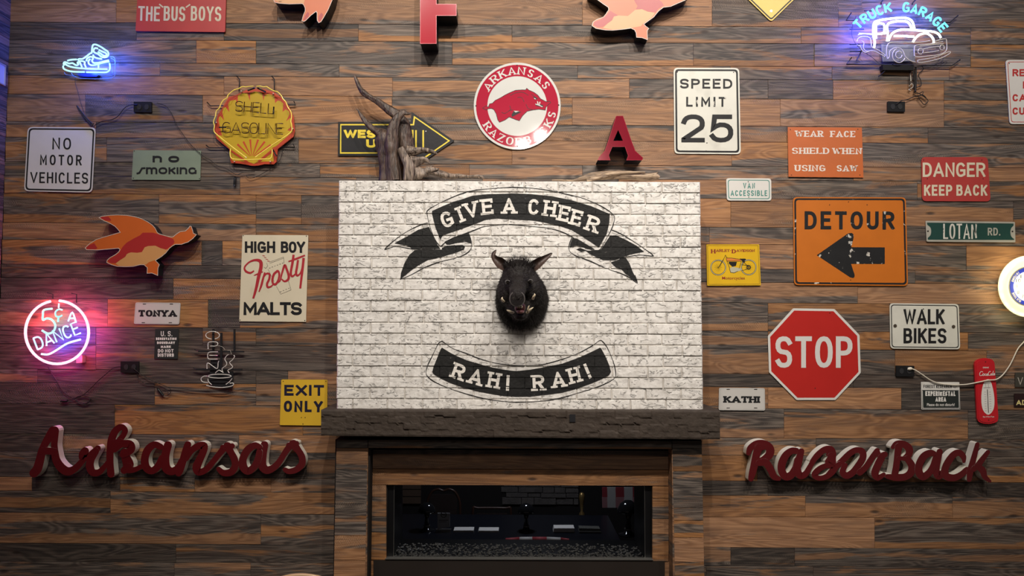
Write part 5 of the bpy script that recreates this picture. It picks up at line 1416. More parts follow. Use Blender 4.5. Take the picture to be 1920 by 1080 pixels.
for x in (445, 470, 495): 
    e_ = ell(P(*BF([(x,765)])[0], .635), .007, .006, .009, 8, 6); n0 = len(b.v); b.v += e_.v; b.f += [tuple(n0+i for i in g) for g in e_.f]; b.i += e_.i
b.obj('front_teeth', m_tusk, boar, smooth=True)
def tusk(pts, d):
    b = MB(); c3 = cr(pts, 4); b.tube([P(*BF([(p[0],p[1])])[0], d + p[3]) for p in c3], 1, 7, radii=[max(.0008, p[2]*.00054) for p in c3]); b.obj('tusk', m_tusk, boar, smooth=True)
tusk([(395,835,16,0),(360,820,16,.02),(330,808,9,.03),(315,800,2,.03)], .56)
tusk([(560,835,16,0),(590,805,16,.02),(615,785,10,.03),(638,770,2,.03)], .56)
tusk([(285,700,13,0),(268,685,15,.02),(262,665,10,.03),(268,646,2,.03)], .56)
tusk([(630,670,14,0),(640,645,15,.02),(652,622,10,.03),(648,604,2,.03)], .56)
tusk([(575,830,12,0),(568,800,11,.02),(580,760,7,.03),(588,748,2,.03)], .57)
m_eye = mat('glass_eye', (.01,.008,.006), .06, coat=1)
for x, y in ((328,475),(600,468)):
    ell(P(*BF([(x,y)])[0], .535), .012, .012, .012).obj('eye', m_eye, boar, smooth=True)
    b = MB(); c_ = BF([(x,y)])[0]; b.tube([P(c_[0] + 3.6*math.cos(a), c_[1] - 2.2 - 1.8*math.sin(a), .548) for a in [math.pi*i/7 for i in range(8)]], .0035, 6); b.obj('eyelid', mat('grey_eyelid', (.07,.062,.06), .4), boar, smooth=True)

# ================================================================ OUTLETS AND CORDS
m_plas = mat('black_outlet_plastic', (.012,.012,.013), .35)
m_cord = mat('black_cord_rubber', (.02,.017,.016), .4)
m_wcord = mat('cream_cord_rubber', (.62,.57,.46), .4)
def outlet(x0, y0, x1, y1, lab):
    t = thing('wall_outlet', lab, 'outlet', P((x0+x1)/2, (y0+y1)/2, .004), 'black outlets on the plank wall')
    b = MB(); b.extr(rq([(x0,y0),(x1,y0+.4),(x1,y1),(x0,y1-.4)], 1), .004, .016, 0, 0); b.obj('cover', m_plas, t)
    for fx in (.3, .72):
        b = MB(); b.extr(circ(x0+(x1-x0)*fx, (y0+y1)/2, 4.2, 5.2, n=12), .016, .0185, 0, 0); b.obj('receptacle', mat('dark_receptacle', (.03,.03,.032), .3), t)
    return t
outlet(250.5, 190.5, 284, 210.5, 'black wall outlet box left of the scallop shell neon')
outlet(226, 677.5, 260, 699, 'black wall outlet box below the small reservation boundary sign')
outlet(1664.5, 190, 1697, 209.5, 'black wall outlet box under the truck neon')
outlet(1680.5, 685.5, 1714.5, 706, 'black wall outlet box below the WALK BIKES sign')
def cord(t, paths, m_, r=.9, name='power_cord', dep=.022):
    b = MB()
    for p in paths:
        c3 = cr([q_ if len(q_) > 2 else q_ + (dep,) for q_ in p], 5); b.tube([P(*q_) for q_ in c3], r*PX, 6)
    return b.obj(name, m_, t, smooth=True)
def plug(t, x0, y0, x1, y1, r=2.2, m_=m_plas, name='plug'):
    b = MB(); a = P(x0,y0,.022); c_ = P(x1,y1,.022); b.tube([a, a*.8+c_*.2, a*.2+c_*.8, c_], 1, 8, radii=[r*PX*.5, r*PX, r*PX, r*PX*.6]); b.obj(name, m_, t, smooth=True)

# ================================================================ NEON SIGNS
def emat(nm, e, s, base=(.8,.8,.8)):
    m = bpy.data.materials.new(nm); m.use_nodes = True; N, L = nt(m); b = N['Principled BSDF']
    b.inputs['Base Color'].default_value = (*base, 1); b.inputs['Roughness'].default_value = .2
    n = N.new('ShaderNodeTexNoise'); n.inputs['Scale'].default_value = 12; geo = N.new('ShaderNodeNewGeometry'); L.new(geo.outputs['Position'], n.inputs['Vector'])
    mr = N.new('ShaderNodeMapRange'); mr.inputs['To Min'].default_value = s*.9; mr.inputs['To Max'].default_value = s*1.1; L.new(n.outputs['Fac'], mr.inputs['Value'])
    b.inputs['Emission Color'].default_value = (*e, 1); L.new(mr.outputs['Result'], b.inputs['Emission Strength'])
    return m
n_blue = emat('neon_ice_blue', (.42,.92,1.0), 1.45, (.05,.05,.05))
n_bl2 = emat('neon_blue_letters', (.42,.68,1.0), 1.5, (.05,.05,.05))
n_cyan = emat('neon_cyan', (.16,.78,.98), 1.5, (.03,.05,.06))
n_white = emat('neon_white', (1,.97,.9), 4.5)
n_pink = emat('neon_pink', (1.0,.50,.62), 1.8, (.1,.05,.05))
n_green = emat('neon_green', (.45,1.0,.82), 1.1, (.05,.05,.05))
m_un = mat('unlit_white_tube', (.62,.60,.56), .18, coat=.4)
m_uncr = mat('unlit_cream_tube', (.60,.55,.46), .2, coat=.3)
m_blkb = mat('black_blockout_tube', (.02,.018,.016), .3)
m_sup = mat('black_support_frame', (.018,.018,.02), .45)
def neon(parent, name, paths, m_, r, d=.07, smoothn=4, n=6):
    """each traced path is one bent tube, a part of its own"""
    for p in paths:
        closed = p[-1] == 'c'
        q_ = p[:-1] if closed else p
        c3 = cr(q_, smoothn, closed) if smoothn else q_
        b = MB(); b.tube([P(x[0], x[1], d) for x in c3], r*PX, n, closed=closed); b.obj(name, m_, parent, smooth=True)
def glow(parent, x, y, d, e, col, rad=.04):
    L_ = bpy.data.lights.new('neon_glow', 'POINT'); L_.energy = e; L_.color = col; L_.shadow_soft_size = rad
    o = bpy.data.objects.new('neon_glow', L_); C.objects.link(o); o.parent = parent; o.location = P(x, y, d) - WL[parent.name]
# sneaker
S = lambda p: tz(p, 110, 75, 13.5)
t = thing('neon_sneaker', 'glowing blue and white neon high-top sneaker', 'neon sign', P(168, 115, .01))
neon(t, 'neon_tube', [S(p) for p in ([(225,522),(300,503),(380,495),(452,492)],
 [(112,655),(125,720),(200,765),(320,795),(480,808),(655,810)], [(700,815),(900,818),(1150,820),(1235,805),(1285,760),(1300,680),(1290,590)],
 [(160,600),(210,640),(300,675),(420,700),(600,720),(800,730),(1230,740)],
 [(140,640),(125,600),(150,560),(200,570),(270,595),(350,585),(420,630),(465,640),(500,610),(475,580),(500,555),(540,575),(560,620),(590,690)],
 [(480,510),(520,480),(610,475),(700,415),(790,345),(835,320),(845,220),(865,135),(910,112),(970,125),(1060,170),(1110,200),(1180,250),(1240,290),(1262,360),(1225,425),(1140,440),(1060,410),(990,350),(905,315),(885,260),(920,205),(990,215)],
 [(510,535),(600,535),(660,560),(655,610),(690,690)], [(700,530),(720,470),(790,425),(850,430),(870,470),(845,520),(880,575),(960,580),(1100,555),(1270,510)],
 [(800,480),(755,530),(765,600),(830,640),(940,630),(1060,590),(1200,560),(1280,550)], [(870,380),(905,430),(980,460),(1090,480)], [(1010,620),(1005,715)],
 [(1020,250),(1100,290),(1190,330),(1215,380),(1150,400),(1060,340),(1000,300)])], n_blue, 1.55, .06)
acr = mat('clear_acrylic_edge', (.25,.4,.75), .2)
neon(t, 'backing_edge', [S(p) for p in ([(140,820),(190,880),(330,900),(420,930),(560,970),(1000,985),(1330,970),(1420,900),(1430,700),(1430,500),(1380,425),(1310,425)],)], acr, .5, .03)
b = MB(); b.extr(S([(480,855),(520,845),(960,845),(1010,880),(960,935),(520,935)]), .006, .03, 0, 0); b.obj('transformer', mat('navy_transformer', (.01,.015,.12), .3), t)
neon(t, 'backing_edge', [S([(320,830),(360,890),(430,920)]), S([(1000,890),(1120,890),(1350,900)]), S([(1350,620),(1355,840)]), S([(1310,460),(1400,500),(1425,560),(1410,610),(1330,610)])], acr, .35, .03)
cord(t, [[(141.5,142),(141,155),(146,172),(151,192),(158,212)]], m_cord, .45)
cord(t, [[(144,198),(152,208),(163,222),(174,233),(170,234),(158,220),(146,203),(145,199),(155,213),(168,230),(176,232)]], m_cord, 1.0)
cord(t, [[(176,236),(190,228),(210,224),(222,217),(232,204),(243,197),(258,196)]], m_cord, .8)
glow(t, 160, 118, .09, 11, (.03,.10,1.0), .04); glow(t, 190, 108, .09, 11, (.03,.10,1.0), .04)
# dance neon
S = lambda p: tz(p, 0, 540, 4.0)
t = thing('neon_dance_sign', 'round pink neon sign reading 5 cents A DANCE', 'neon sign', P(107, 623, .01))
n0 = [(107 + 59.3*math.cos(math.radians(a)), 623 + 59.3*math.sin(math.radians(a))) for a in range(-86, 263, 8)]
neon(t, 'ring_tube', [n0], n_pink, 2.5, .07, 0, 8)
neon(t, 'neon_numeral', [S([(392,155),(330,165),(322,200),(322,240),(350,228),(390,238),(415,280),(400,325),(360,342),(315,318)])], n_green, 2.0, .07)
neon(t, 'neon_cent_mark', [S([(468,165),(440,160),(416,180),(420,210),(445,215),(466,205)]), S([(442,115),(440,150)]), S([(438,222),(436,255)])], emat('neon_pale_green', (.3,.9,.9), 1.1, (.05,.05,.05)), 1.6, .07)
neon(t, 'letter_tube', [S([(512,250),(528,205),(542,182),(556,210),(568,252)]), S([(522,228),(562,226)])], n_bl2, 1.7, .07, 2)
for ch, x, ww in layout('DANCE', 86.5, 22, 3.5, .22):
    for cl_, closed in centre_lines(ch, x, ww, 22.5, (70.5, 655.3, .365)):
        neon(t, 'letter_tube', [list(cl_) + (['c'] if closed else [])], n_bl2, 1.65, .07, 1)
neon(t, 'underline_tube', [S([(310,495),(365,497),(430,462),(500,418),(560,398),(605,386)])], emat('neon_pale_blue', (.55,.75,1.0), 1.5, (.05,.05,.05)), 1.9, .07)
cord(t, [[(90,688),(97,700),(105,712),(113,726),(122,737),(136,746),(150,754),(160,756),(170,750),(165,743),(150,742),(138,748)], [(115,753),(125,750),(138,748),(155,741),(170,728),(185,713),(200,700),(212,690),(226,687)], [(140,748),(150,757),(163,757),(171,748)]], m_cord, .8)
plug(t, 113, 752, 127, 752, 2.4)
neon(t, 'support_bar', [[(99,560),(99.5,552),(88,549)], [(143.5,568),(143.5,552),(134,550)]], m_sup, 1.0, .03, 0)
b = MB(); b.extr([(142,668),(154,666),(154,680),(143,681)], .006, .05); b.obj('terminal_box', mat('grey_terminal', (.3,.25,.25), .5), t)
for k in range(8): glow(t, 107 + 59*math.cos(k*math.pi/4), 623 + 59*math.sin(k*math.pi/4), .09, 2.0, (1,.03,.16), .03)
glow(t, 100, 645, .08, 4.5, (.04,.08,1.0), .04); glow(t, 130, 628, .08, 4.5, (.06,.06,1.0), .04); glow(t, 94, 602, .08, .8, (.05,1,.55), .03)

# coffee cup OPEN neon, unlit
S = lambda p: tz(p, 350, 605, 8.0)
t = thing('neon_open_sign', 'unlit white tube sign reading OPEN above a steaming coffee cup', 'neon sign', P(408, 670, .01))
neon(t, 'letter_tube', [S(circ(390,190,103,57,20,100,430)), S([(322,395),(322,315),(350,290),(440,290),(468,318),(440,350),(355,352)]), S([(470,440),(345,443),(318,470),(318,525),(345,548),(465,548)]), S([(340,492),(465,492)]), S([(305,692),(307,615),(335,612),(395,655),(450,690),(468,668),(472,605),(484,575)])], m_un, .85, .06)
neon(t, 'steam_tube', [S([(630,478),(600,498),(572,548),(600,605),(590,645),(532,690),(548,752)]), S([(705,488),(718,510),(685,560),(643,600),(688,658),(665,690),(618,715),(640,755)]), S([(430,755),(480,715),(515,728),(552,750)])], m_un, .8, .06)
neon(t, 'cup_tube', [S(circ(495,803,172,29,24)) + ['c'], S([(318,838),(328,885),(375,930)]), S([(682,835),(645,885),(590,925)]), S([(308,803),(255,805),(216,842),(240,888),(322,902)]), S([(293,940),(400,965),(540,973),(670,953),(705,922),(690,907),(648,910)])], m_un, .85, .06)
for x, y0, y1, w_ in ((395,95,420,26),(515,150,720,28),(712,95,420,22)):
    b = MB(); b.extr(S([(x-w_/2,y0),(x+w_/2,y0),(x+w_/2,y1),(x-w_/2,y1)]), .03, .042); b.obj('support_bar', m_sup, t)
for y, xa, xb in ((432,170,860),(700,140,830)):
    b = MB(); b.extr(S([(xa,y-12),(xb,y-8),(xb,y+14),(xa,y+10)]), .028, .036); b.obj('support_bar', m_sup, t)
neon(t, 'support_bar', [S([(172,425),(120,402)]), S([(145,697),(98,680)])], m_sup, 1.0, .03, 0)
b = MB(); b.extr(S([(360,560),(500,560),(520,720),(700,730),(690,980),(560,990),(330,930),(350,700)]), .02, .026); b.obj('back_plate', m_sup, t)
neon(t, 'lead_wire', [S([(460,345),(530,360),(575,405)]), S([(615,420),(650,415),(672,470)])], m_uncr, .25, .06)
cord(t, [[(249,690),(262,700),(275,708),(290,716),(305,722),(318,728),(320,735),(312,742),(302,735),(296,727)], [(258,700),(258,707),(270,718),(290,720),(310,728),(316,738)], [(316,726),(340,729),(365,732),(390,733),(420,734),(430,731)]], m_cord, .6)
plug(t, 295, 728, 306, 742, 2.4)

# scallop shell neon
S = lambda p: tz(p, 380, 130, 4.91)
m_sr = mat('shell_red_paint', (.45,.05,.018), .35, var=.08); m_sy = mat('shell_yellow_paint', (.47,.31,.02), .3, var=.12, nscale=20)
m_ytube = mat('yellow_glass_tube', (.85,.66,.12), .15, coat=.5, emit=(1,.75,.12), strength=.12)  # faint emission painted into the tube, which is itself unlit
t = thing('neon_shell_sign', 'red and yellow scallop shell gasoline sign with unlit tubes', 'neon sign', P(478, 235, .01))
shellp = S([(255,835),(262,862),(350,868),(415,880),(450,888),(480,890),(520,884),(570,872),(655,875),(680,850),(690,735),(835,620),(848,570),(838,440),(795,340),(735,265),(650,205),(560,182),(480,178),(400,190),(310,235),(240,255),(175,365),(140,420),(112,520),(110,575),(130,640),(245,735)])
b = MB(); b.extr(shellp, .02, .03, 0, 0); b.obj('backplate', m_sr, t)
yel = S([(178,612),(148,480),(150,440),(165,430),(198,472),(180,390),(190,355),(212,348),(246,395),(235,320),(250,290),(305,280),(322,322),(325,240),(370,215),(412,222),(435,292),(438,220),(480,203),(545,212),(560,292),(570,238),(610,225),(660,242),(667,312),(690,288),(715,290),(742,315),(735,392),(765,368),(795,385),(802,410),(768,478),(810,445),(822,520),(778,562),(832,570),(680,705),(640,725),(655,848),(520,850),(470,870),(420,850),(272,840),(252,735),(120,600)])
shape(t, 'yellow_panel', [yel], m_sy, .0312)
rays = []
for x, y in ((320,690),(375,665),(437,645),(510,647),(572,665),(628,695)):
    dx, dy = x-452, y-815; l = math.hypot(dx,dy); nx, ny = -dy/l*9, dx/l*9
    rays.append(S([(x-nx,y-ny),(x+nx,y+ny),(452+dx*.12+nx*.2,815+dy*.12+ny*.2),(452+dx*.12-nx*.2,815+dy*.12-ny*.2)]))
rays += [S([(262,740),(420,850),(395,852),(262,760)]), S([(635,735),(500,850),(530,850),(635,770)])]
lettering(t, rays, m_sr, .032, 'red_rays')
neon(t, 'outline_tube', [S([(470,155),(430,158),(395,162),(365,160),(330,178),(290,190),(265,208),(232,240),(225,262),(190,285),(165,325),(155,355),(125,385),(118,430),(100,480),(108,520),(104,560),(125,595),(260,705),(405,815)]),
 S([(495,157),(530,155),(560,162),(590,160),(620,180),(660,200),(690,208),(722,240),(738,270),(765,300),(785,350),(812,390),(818,440),(812,480),(820,520),(805,585),(650,690),(485,808)]),
 S([(258,725),(252,775),(262,815),(300,828),(420,832),(560,826),(620,822),(638,790),(640,732)])], m_ytube, .95, .075)
m_brt = mat('dark_brown_tube', (.04,.012,.008), .25)
for s_, x0, y0, x1, y1, hh, sp_ in (('SHELL', 300, 385, 655, 410, 92, .16), ('GASOLINE', 182, 585, 738, 598, 98, .1)):
    a_0 = S([(x0,y0)])[0]; a_1 = S([(x1,y1)])[0]; L = math.hypot(a_1[0]-a_0[0], a_1[1]-a_0[1]); an = -math.atan2(a_1[1]-a_0[1], a_1[0]-a_0[0])
    for ch, x, ww in layout(s_, L, hh/4.91, 1.5, sp_):
        for cl_, closed in centre_lines(ch, x, ww, hh/4.91, (*a_0, an)):
            neon(t, 'letter_tube', [list(cl_) + (['c'] if closed else [])], m_brt, .85, .06, 1)
neon(t, 'support_bar', [S([(335,200),(340,92),(312,62)]), S([(660,210),(660,92),(636,62)]), S([(190,335),(72,336),(40,302)]), S([(780,328),(856,328),(840,295)]), S([(250,722),(62,722),(32,698)]), S([(700,716),(848,718),(834,690)])], m_sup, 1.0, .022, 0)
neon(t, 'tube_end', [S([(415,195),(480,172)]), S([(505,172),(580,208)])], m_blkb, 1.6, .06, 0)
neon(t, 'tube_end', [S([(648,740),(680,800)]), S([(655,345),(650,410)]), S([(150,535),(215,532)])], m_blkb, 1.4, .06, 0)
for x, y in ((355,198),(650,222),(125,488),(830,545),(622,848),(292,848)):
    b = MB(); c_ = S([(x,y)])[0]; b.tube([P(*c_, .03), P(*c_, .07)], .0045, 8); b.obj('tube_standoff', mat('clear_glass_standoff', (.6,.45,.4), .2), t)
cord(t, [S([(735,735),(725,800),(690,860),(600,930),(500,985),(430,1002),(400,975)]), S([(-420,310),(-330,345),(-270,440),(-240,510),(-120,680),(0,795),(70,835),(140,890),(220,915),(310,970),(370,950),(480,942)])], m_cord, .55)
plug(t, *S([(300,985)])[0], *S([(294,1075)])[0], 2.6)

# truck neon
S = lambda p: tz(p, 1580, 0, 8.31)
t = thing('neon_truck_sign', 'neon pickup truck under an arc of blue letters reading TRUCK GARAGE', 'neon sign', P(1690, 60, .01))
ct = S([(880,985)])[0]; Rr = 880/8.31
txt = 'TRUCK GARAGE'
for i, ch in enumerate(txt):
    if ch == ' ': continue
    an = -46.5 + (50 + 46.5) * i / 11 + (0 if i < 6 else 1)
    x = ct[0] + Rr*math.sin(math.radians(an)); y = ct[1] - Rr*math.cos(math.radians(an))
    ww = 10 if ch != 'K' else 11
    a = math.radians(-an)
    for st in GL[ch][1]:
        closed = st[-1] == 'c'; pts = st[:-1] if closed else st
        loc = [((p[0]-.5)*ww, (p[1]-.5)*15.5) for p in pts]
        cl_ = place([loc], x, y, a)[0]
        neon(t, 'letter_tube', [list(cl_) + (['c'] if closed else [])], n_cyan, 2.1, .08, 1)
neon(t, 'white_tube', [S(p) for p in ([(490,740),(500,650),(480,560),(478,420),(500,345),(580,315),(750,290),(900,278),(1000,285),(1070,320),(1105,390),(1120,470)],
 [(520,600),(520,400),(560,365),(630,372),(650,410),(648,500)], [(690,640),(705,520),(690,420),(725,360),(850,330),(980,332),(1035,365),(1060,410),(1075,455)],
 [(520,530),(600,525),(690,510)], [(715,635),(745,560),(800,500),(900,465),(1050,465),(1250,480),(1400,492),(1490,530),(1530,590)],
 [(1095,655),(1130,600),(1200,540),(1300,520),(1370,555),(1412,610),(1420,665)], [(800,560),(900,560),(1000,565),(1110,572)])], n_white, 2.0, .08)
neon(t, 'unlit_tube', [S(p) for p in ([(220,650),(240,600),(300,575),(380,575),(430,605),(445,670),(455,735),(560,785),(665,865)], [(235,545),(330,530),(450,545)], [(215,700),(270,720),(300,780),(350,820),(450,790),(560,830),(655,885)], [(250,520),(460,530)],
 [(290,640),(330,670),(320,740),(350,790),(400,800)], [(700,915),(683,830),(692,720),(735,668),(850,655),(1100,660),(1240,655),(1360,636)], [(705,915),(728,880),(735,800),(800,750),(880,748),(935,790),(975,880),(1040,940),(1130,968)],
 circ(875,865,100,110,16,250,20), circ(875,855,50,55,14,0,330), [(1120,870),(1118,760),(1150,705),(1350,685),(1560,650)], [(1450,640),(1590,605),(1618,640),(1612,790),(1500,850),(1300,880),(1150,885),(1122,868)],
 circ(1213,800,40,45,12,60,400), circ(1547,742,34,40,12,60,400), [(1240,770),(1370,740),(1500,725)], [(1260,825),(1400,810),(1500,790)], [(1165,950),(1190,935),(1350,910),(1500,870),(1655,808),(1670,830),(1560,895),(1400,945),(1250,972),(1180,975),(1165,952)], [(1200,720),(1400,695),(1570,680)])], m_uncr, .95, .075)
neon(t, 'support_bar', [S([(180,318),(55,318),(135,200)]), S([(140,895),(58,1002),(900,1010),(1700,1025),(1830,930)]), S([(1540,345),(1665,350),(1800,240)]), S([(600,70),(600,40),(635,-10)]), S([(1082,75),(1085,50),(1135,0)]), S([(110,455),(330,455)]), S([(110,690),(260,690)]), S([(115,800),(280,800)]), S([(300,780),(215,945)]), S([(340,170),(470,170)])], m_sup, 1.1, .03, 0)
neon(t, 'support_wire', [S([(210,255),(160,380),(140,520),(195,670),(320,800),(440,880),(560,980)])], m_sup, .45, .03)
b = MB(); b.extr([(1655,121),(1714,122),(1713,131.5),(1656,131)], .006, .05); b.obj('transformer', m_plas, t)
b = MB(); b.extr(S([(600,690),(1130,700),(1130,950),(620,960)]), .026, .032); b.obj('back_plate', mat('grey_back_plate', (.16,.16,.17), .4), t)
neon(t, 'support_bar', [[(1676,118),(1647,144)]], m_sup, .9, .04, 0)
cord(t, [[(1707,124),(1706,150),(1706,168)], [(1711,124),(1714,150),(1716,172)], [(1729,124),(1731,130),(1722,140),(1726,150),(1727,160),(1718,164)], [(1713,172),(1720,176),(1731,172),(1728,178),(1716,180),(1703,186),(1690,189),(1680,196)], [(1716,172),(1728,178),(1738,186),(1740,190),(1733,196),(1727,190),(1722,182),(1730,178),(1737,184)], [(1712,128),(1715,145),(1712,165)]], m_cord, .8)
cord(t, [[(1704,162),(1710,157),(1712,163),(1704,168),(1708,170)], [(1706,130),(1708,152)]], m_uncr, .6, 'wire_tie')
cord(t, [[(1717,126),(1717.5,150),(1716,172)]], m_cord, 1.9, 'power_lead')
glow(t, 1622, 52, .10, 13, (.05,.07,1.0), .05); glow(t, 1660, 20, .09, 9, (.05,.10,1.0), .05); glow(t, 1712, 22, .09, 7, (.06,.12,1.0), .05); glow(t, 1750, 30, .08, 1.6, (.08,.15,1.0), .05)
# clock cord (cream)
ck = [o for o in bpy.data.objects if o.name == 'wall_clock'][0]
cord(ck, [[(1704,691),(1709,691.5),(1716,694),(1730,703),(1745,713),(1762,719),(1785,721.5),(1800,721.5),(1815,720.5),(1840,715.5,.036),(1852,713,.036),(1868,711.5,.034),(1880,703),(1890,690),(1897,678),(1908,655),(1918,643),(1930,630)]], m_wcord, 1.15)
plug(ck, 1702, 692, 1710, 691, 3.0, m_wcord)

# ================================================================ ROOM SEEN THROUGH THE FIRE GLASS
def Z(py, d): return P(960, py, d).z
m_tt = mat('dark_table_top', (.006,.007,.011), .3)
tab = thing('dining_table', 'dark dining table seen through the fireplace glass', 'table', (0, 1.25, 0))
zt = Z(998.5, -1.0)
b = MB(); b.box((P(742,1000,-1.2).x, .62, zt - .035), (P(1150,1000,-1.2).x, 1.55, zt)); b.obj('table_top', m_tt, tab)
for x in (-.85, .6):
    for y in (.75, 1.45): b = MB(); b.box((x-.03, y-.03, 0), (x+.03, y+.03, zt-.035)); b.obj('leg', m_frame, tab)
m_lamp = mat('gloss_black_lamp', (.012,.012,.014), .12, coat=.8)
def lamp(px, d, s, lab, name='table_lamp'):
    r0 = 5.0/F * (5+abs(d))/5
    base = P(px, 1000, d); base.z = zt
    t = thing(name, lab, 'lamp', base, 'black lamps behind the fireplace glass')
    k_ = .0045 * s
    for nm, prof in (('base', [(0,0),(13*k_,0),(13*k_,1.5*k_),(6*k_,3*k_),(5*k_,6*k_),(0,6*k_)]), ('pole', [(0,6*k_),(3.5*k_,6*k_),(4.2*k_,12*k_),(3*k_,20*k_),(5*k_,30*k_),(0,31*k_)]),
                     ('shade', [(4*k_,31*k_),(15*k_,31*k_),(15*k_,34*k_),(11*k_,42*k_),(5*k_,46*k_),(0,47*k_)])):
        b = MB(); b.lathe(base, prof); b.obj(nm, m_lamp, t, smooth=True)
    b = MB(); b.lathe(base, [(3.9*k_,7*k_),(5.4*k_,7*k_),(5.4*k_,9*k_),(3.9*k_,9*k_)]); b.lathe(base, [(3.5*k_,28*k_),(6*k_,28.5*k_),(6*k_,30*k_),(3.5*k_,30.5*k_)]); b.obj('chrome_collar', m_chr, t, smooth=True)
lamp(800, -1.05, 1.05, 'black table lamp on the left of the table behind the glass')
lamp(986.5, -1.05, 1.05, 'black table lamp on the middle of the table behind the glass')
lamp(1178, -.95, 1.3, 'largest black domed lamp at the right behind the glass')
# card holder
t = thing('table_card', 'small pale card in a stand beside the left lamp behind the glass', 'card', P(832, 989, -1.0))
m_card = mat('pale_card', (.75,.75,.78), .5)
b = MB(); b.extr([(820.5,962),(843.5,962),(843.5,988),(820.5,993)], -1.004, -1.0, 0, 0); b.obj('card', m_card, t)
lettering(t, strokeq(circ(832,965.2,5,n=18), 1, closed=True) + strokeq([(829,965),(835,965.5)], 1.4) + strokeq([(823,975.5),(840,975.5)], .8) + strokeq([(823,978.5),(837,978.5)], .6), m_blk, -.999)
b = MB(); b.extr([(817,992.5),(846,992.5),(845,998.4),(818,998.4)], -1.02, -1.0, 0, 0); b.obj('stand', m_chr, t)
for x0, x1, y0, y1, lab in ((849,888,994.5,998.5,'flat white napkin stack left of centre behind the glass'),(896,935,995,998.5,'flat white napkin stack nearest the middle behind the glass'),(1037.5,1077,990.5,998,'white napkin box right of the middle lamp behind the glass')):
    t = thing('napkin_stack', lab, 'napkins', P((x0+x1)/2, y1, -1.0), 'napkins on the table behind the glass')
    b = MB(); b.extr([(x0+1.5,y0),(x1,y0),(x1,y1),(x0,y1)], -1.10, -1.0, 0, 0); b.obj('napkins', m_wbri, t)
t = thing('condiment_rack', 'small metal rack of packets on the table behind the glass', 'rack', P(1106, 998, -1.0))
b = MB(); b.extr([(1086,990.5),(1125,991.5),(1127,996.5),(1086,996)], -1.08, -1.0, 0, 0); b.obj('packets', mat('dark_packets', (.08,.08,.07), .5, var=.8, nscale=80), t)
b = MB(); b.extr([(1086,996.5),(1127,997),(1127,998.5),(1086,998)], -1.09, -.99, 0, 0); b.obj('rack', m_chr, t)
# gingham hanging, striped roll, chairs
m_gold0 = mat('dark_cord', (.03,.02,.02), .6)
m_gr_ = mat('gingham_red', (.30,.03,.04), .7); m_gw = mat('gingham_white', (.5,.48,.46), .7); m_gp = mat('gingham_rose', (.38,.17,.18), .7)
t = thing('gingham_cloth', 'red and white gingham cloth hanging at the right behind the glass', 'cloth', P(1165, 935, -1.7))
cx_ = [1129,1138.5,1154,1170,1186,1196]
for r, (ya, yb) in enumerate(((914,932),(932,952))):
    for c_ in range(5):
        b = MB(); w2 = [m_gr_, m_gp, m_gr_, m_gp, m_gr_][c_] if r == 0 else [m_gp, m_gw, m_gp, m_gw, m_gp][c_]
        if r == 0 and c_ in (1, 3): w2 = m_gw
        b.extr([(cx_[c_],ya),(cx_[c_+1],ya),(cx_[c_+1]+.5,yb),(cx_[c_]+.5,yb)], -1.71, -1.7, 0, 0); b.obj('cloth_square', w2, t)
b = MB(); zz_ = Z(914,-1.71)
for x in (1135,1190): p_ = P(x,914,-1.705); b.tube([p_, Vector((p_.x, 1.705, 3.2))], .002, 5)
b.obj('hanging_cord', m_gold0, t, kind='stuff')
t = thing('striped_bolster', 'red and white striped roll lying in front of the middle lamp behind the glass', 'bolster', P(1010, 1018, -.55))
xs_ = [948,974,998,1025,1051,1067]
for c_ in range(5):
    b = MB(); rr_ = [.014,.0225,.024,.0235,.019,.010]; b.tube([P(xs_[c_],1012.5,-.7), P(xs_[c_+1],1012.5,-.7)], 1, 12, radii=[rr_[c_], rr_[c_+1]]); b.obj('stripe', [m_gr_, m_gw, m_gr_, m_gw, m_gr_][c_], t, smooth=True)
m_cw = mat('dark_wood_chair', (.05,.022,.014), .35)
def bchair(x, d, w_, top, kind, lab):
    p0 = P(x, 1000, d); t = thing('dining_chair', lab, 'chair', (p0.x, p0.y, 0))
    zt_ = Z(top, d); hw = w_ * (5-d) / F / 2
    b = MB()
    if kind == 'arch':
        pts = [Vector((p0.x - hw*.82, -d, .45)), Vector((p0.x - hw, -d, zt_ - .18)), Vector((p0.x - hw*.75, -d, zt_ - .04)), Vector((p0.x - hw*.35, -d, zt_)), Vector((p0.x, -d, zt_ - .015)), Vector((p0.x + hw*.35, -d, zt_)), Vector((p0.x + hw*.75, -d, zt_ - .04)), Vector((p0.x + hw, -d, zt_ - .18)), Vector((p0.x + hw*.82, -d, .45))]
    else: pts = [Vector((p0.x - hw, -d, .45)), Vector((p0.x - hw, -d, zt_ - .02)), Vector((p0.x - hw*.7, -d, zt_)), Vector((p0.x + hw*.7, -d, zt_)), Vector((p0.x + hw, -d, zt_ - .02)), Vector((p0.x + hw, -d, .45))]
    pts = [Vector(q_) for q_ in cr([tuple(q_) for q_ in pts], 4)]
    b.tube(pts, .012, 8); b.obj('back_frame', m_cw, t, smooth=True)
    b = MB(); b.box((p0.x - hw*.8, -d - .006, .6), (p0.x + hw*.8, -d + .006, zt_ - .05)); b.obj('backrest', mat('dark_upholstery', (.03,.02,.018), .6), t)
    b = MB(); b.box((p0.x - hw, -d - .44, .42), (p0.x + hw, -d, .47)); b.obj('seat', mat('dark_seat', (.03,.02,.018), .6), t)
    for sx in (-1, 1):
        for yy in (-.02, -.42): b = MB(); b.box((p0.x + sx*hw*.9 - .015, -d + yy - .015, 0), (p0.x + sx*hw*.9 + .015, -d + yy + .015, .42)); b.obj('leg', m_cw, t)
bchair(831, -2.3, 62, 918, 'arch', 'dark chair with an arched double-curved back behind the glass')
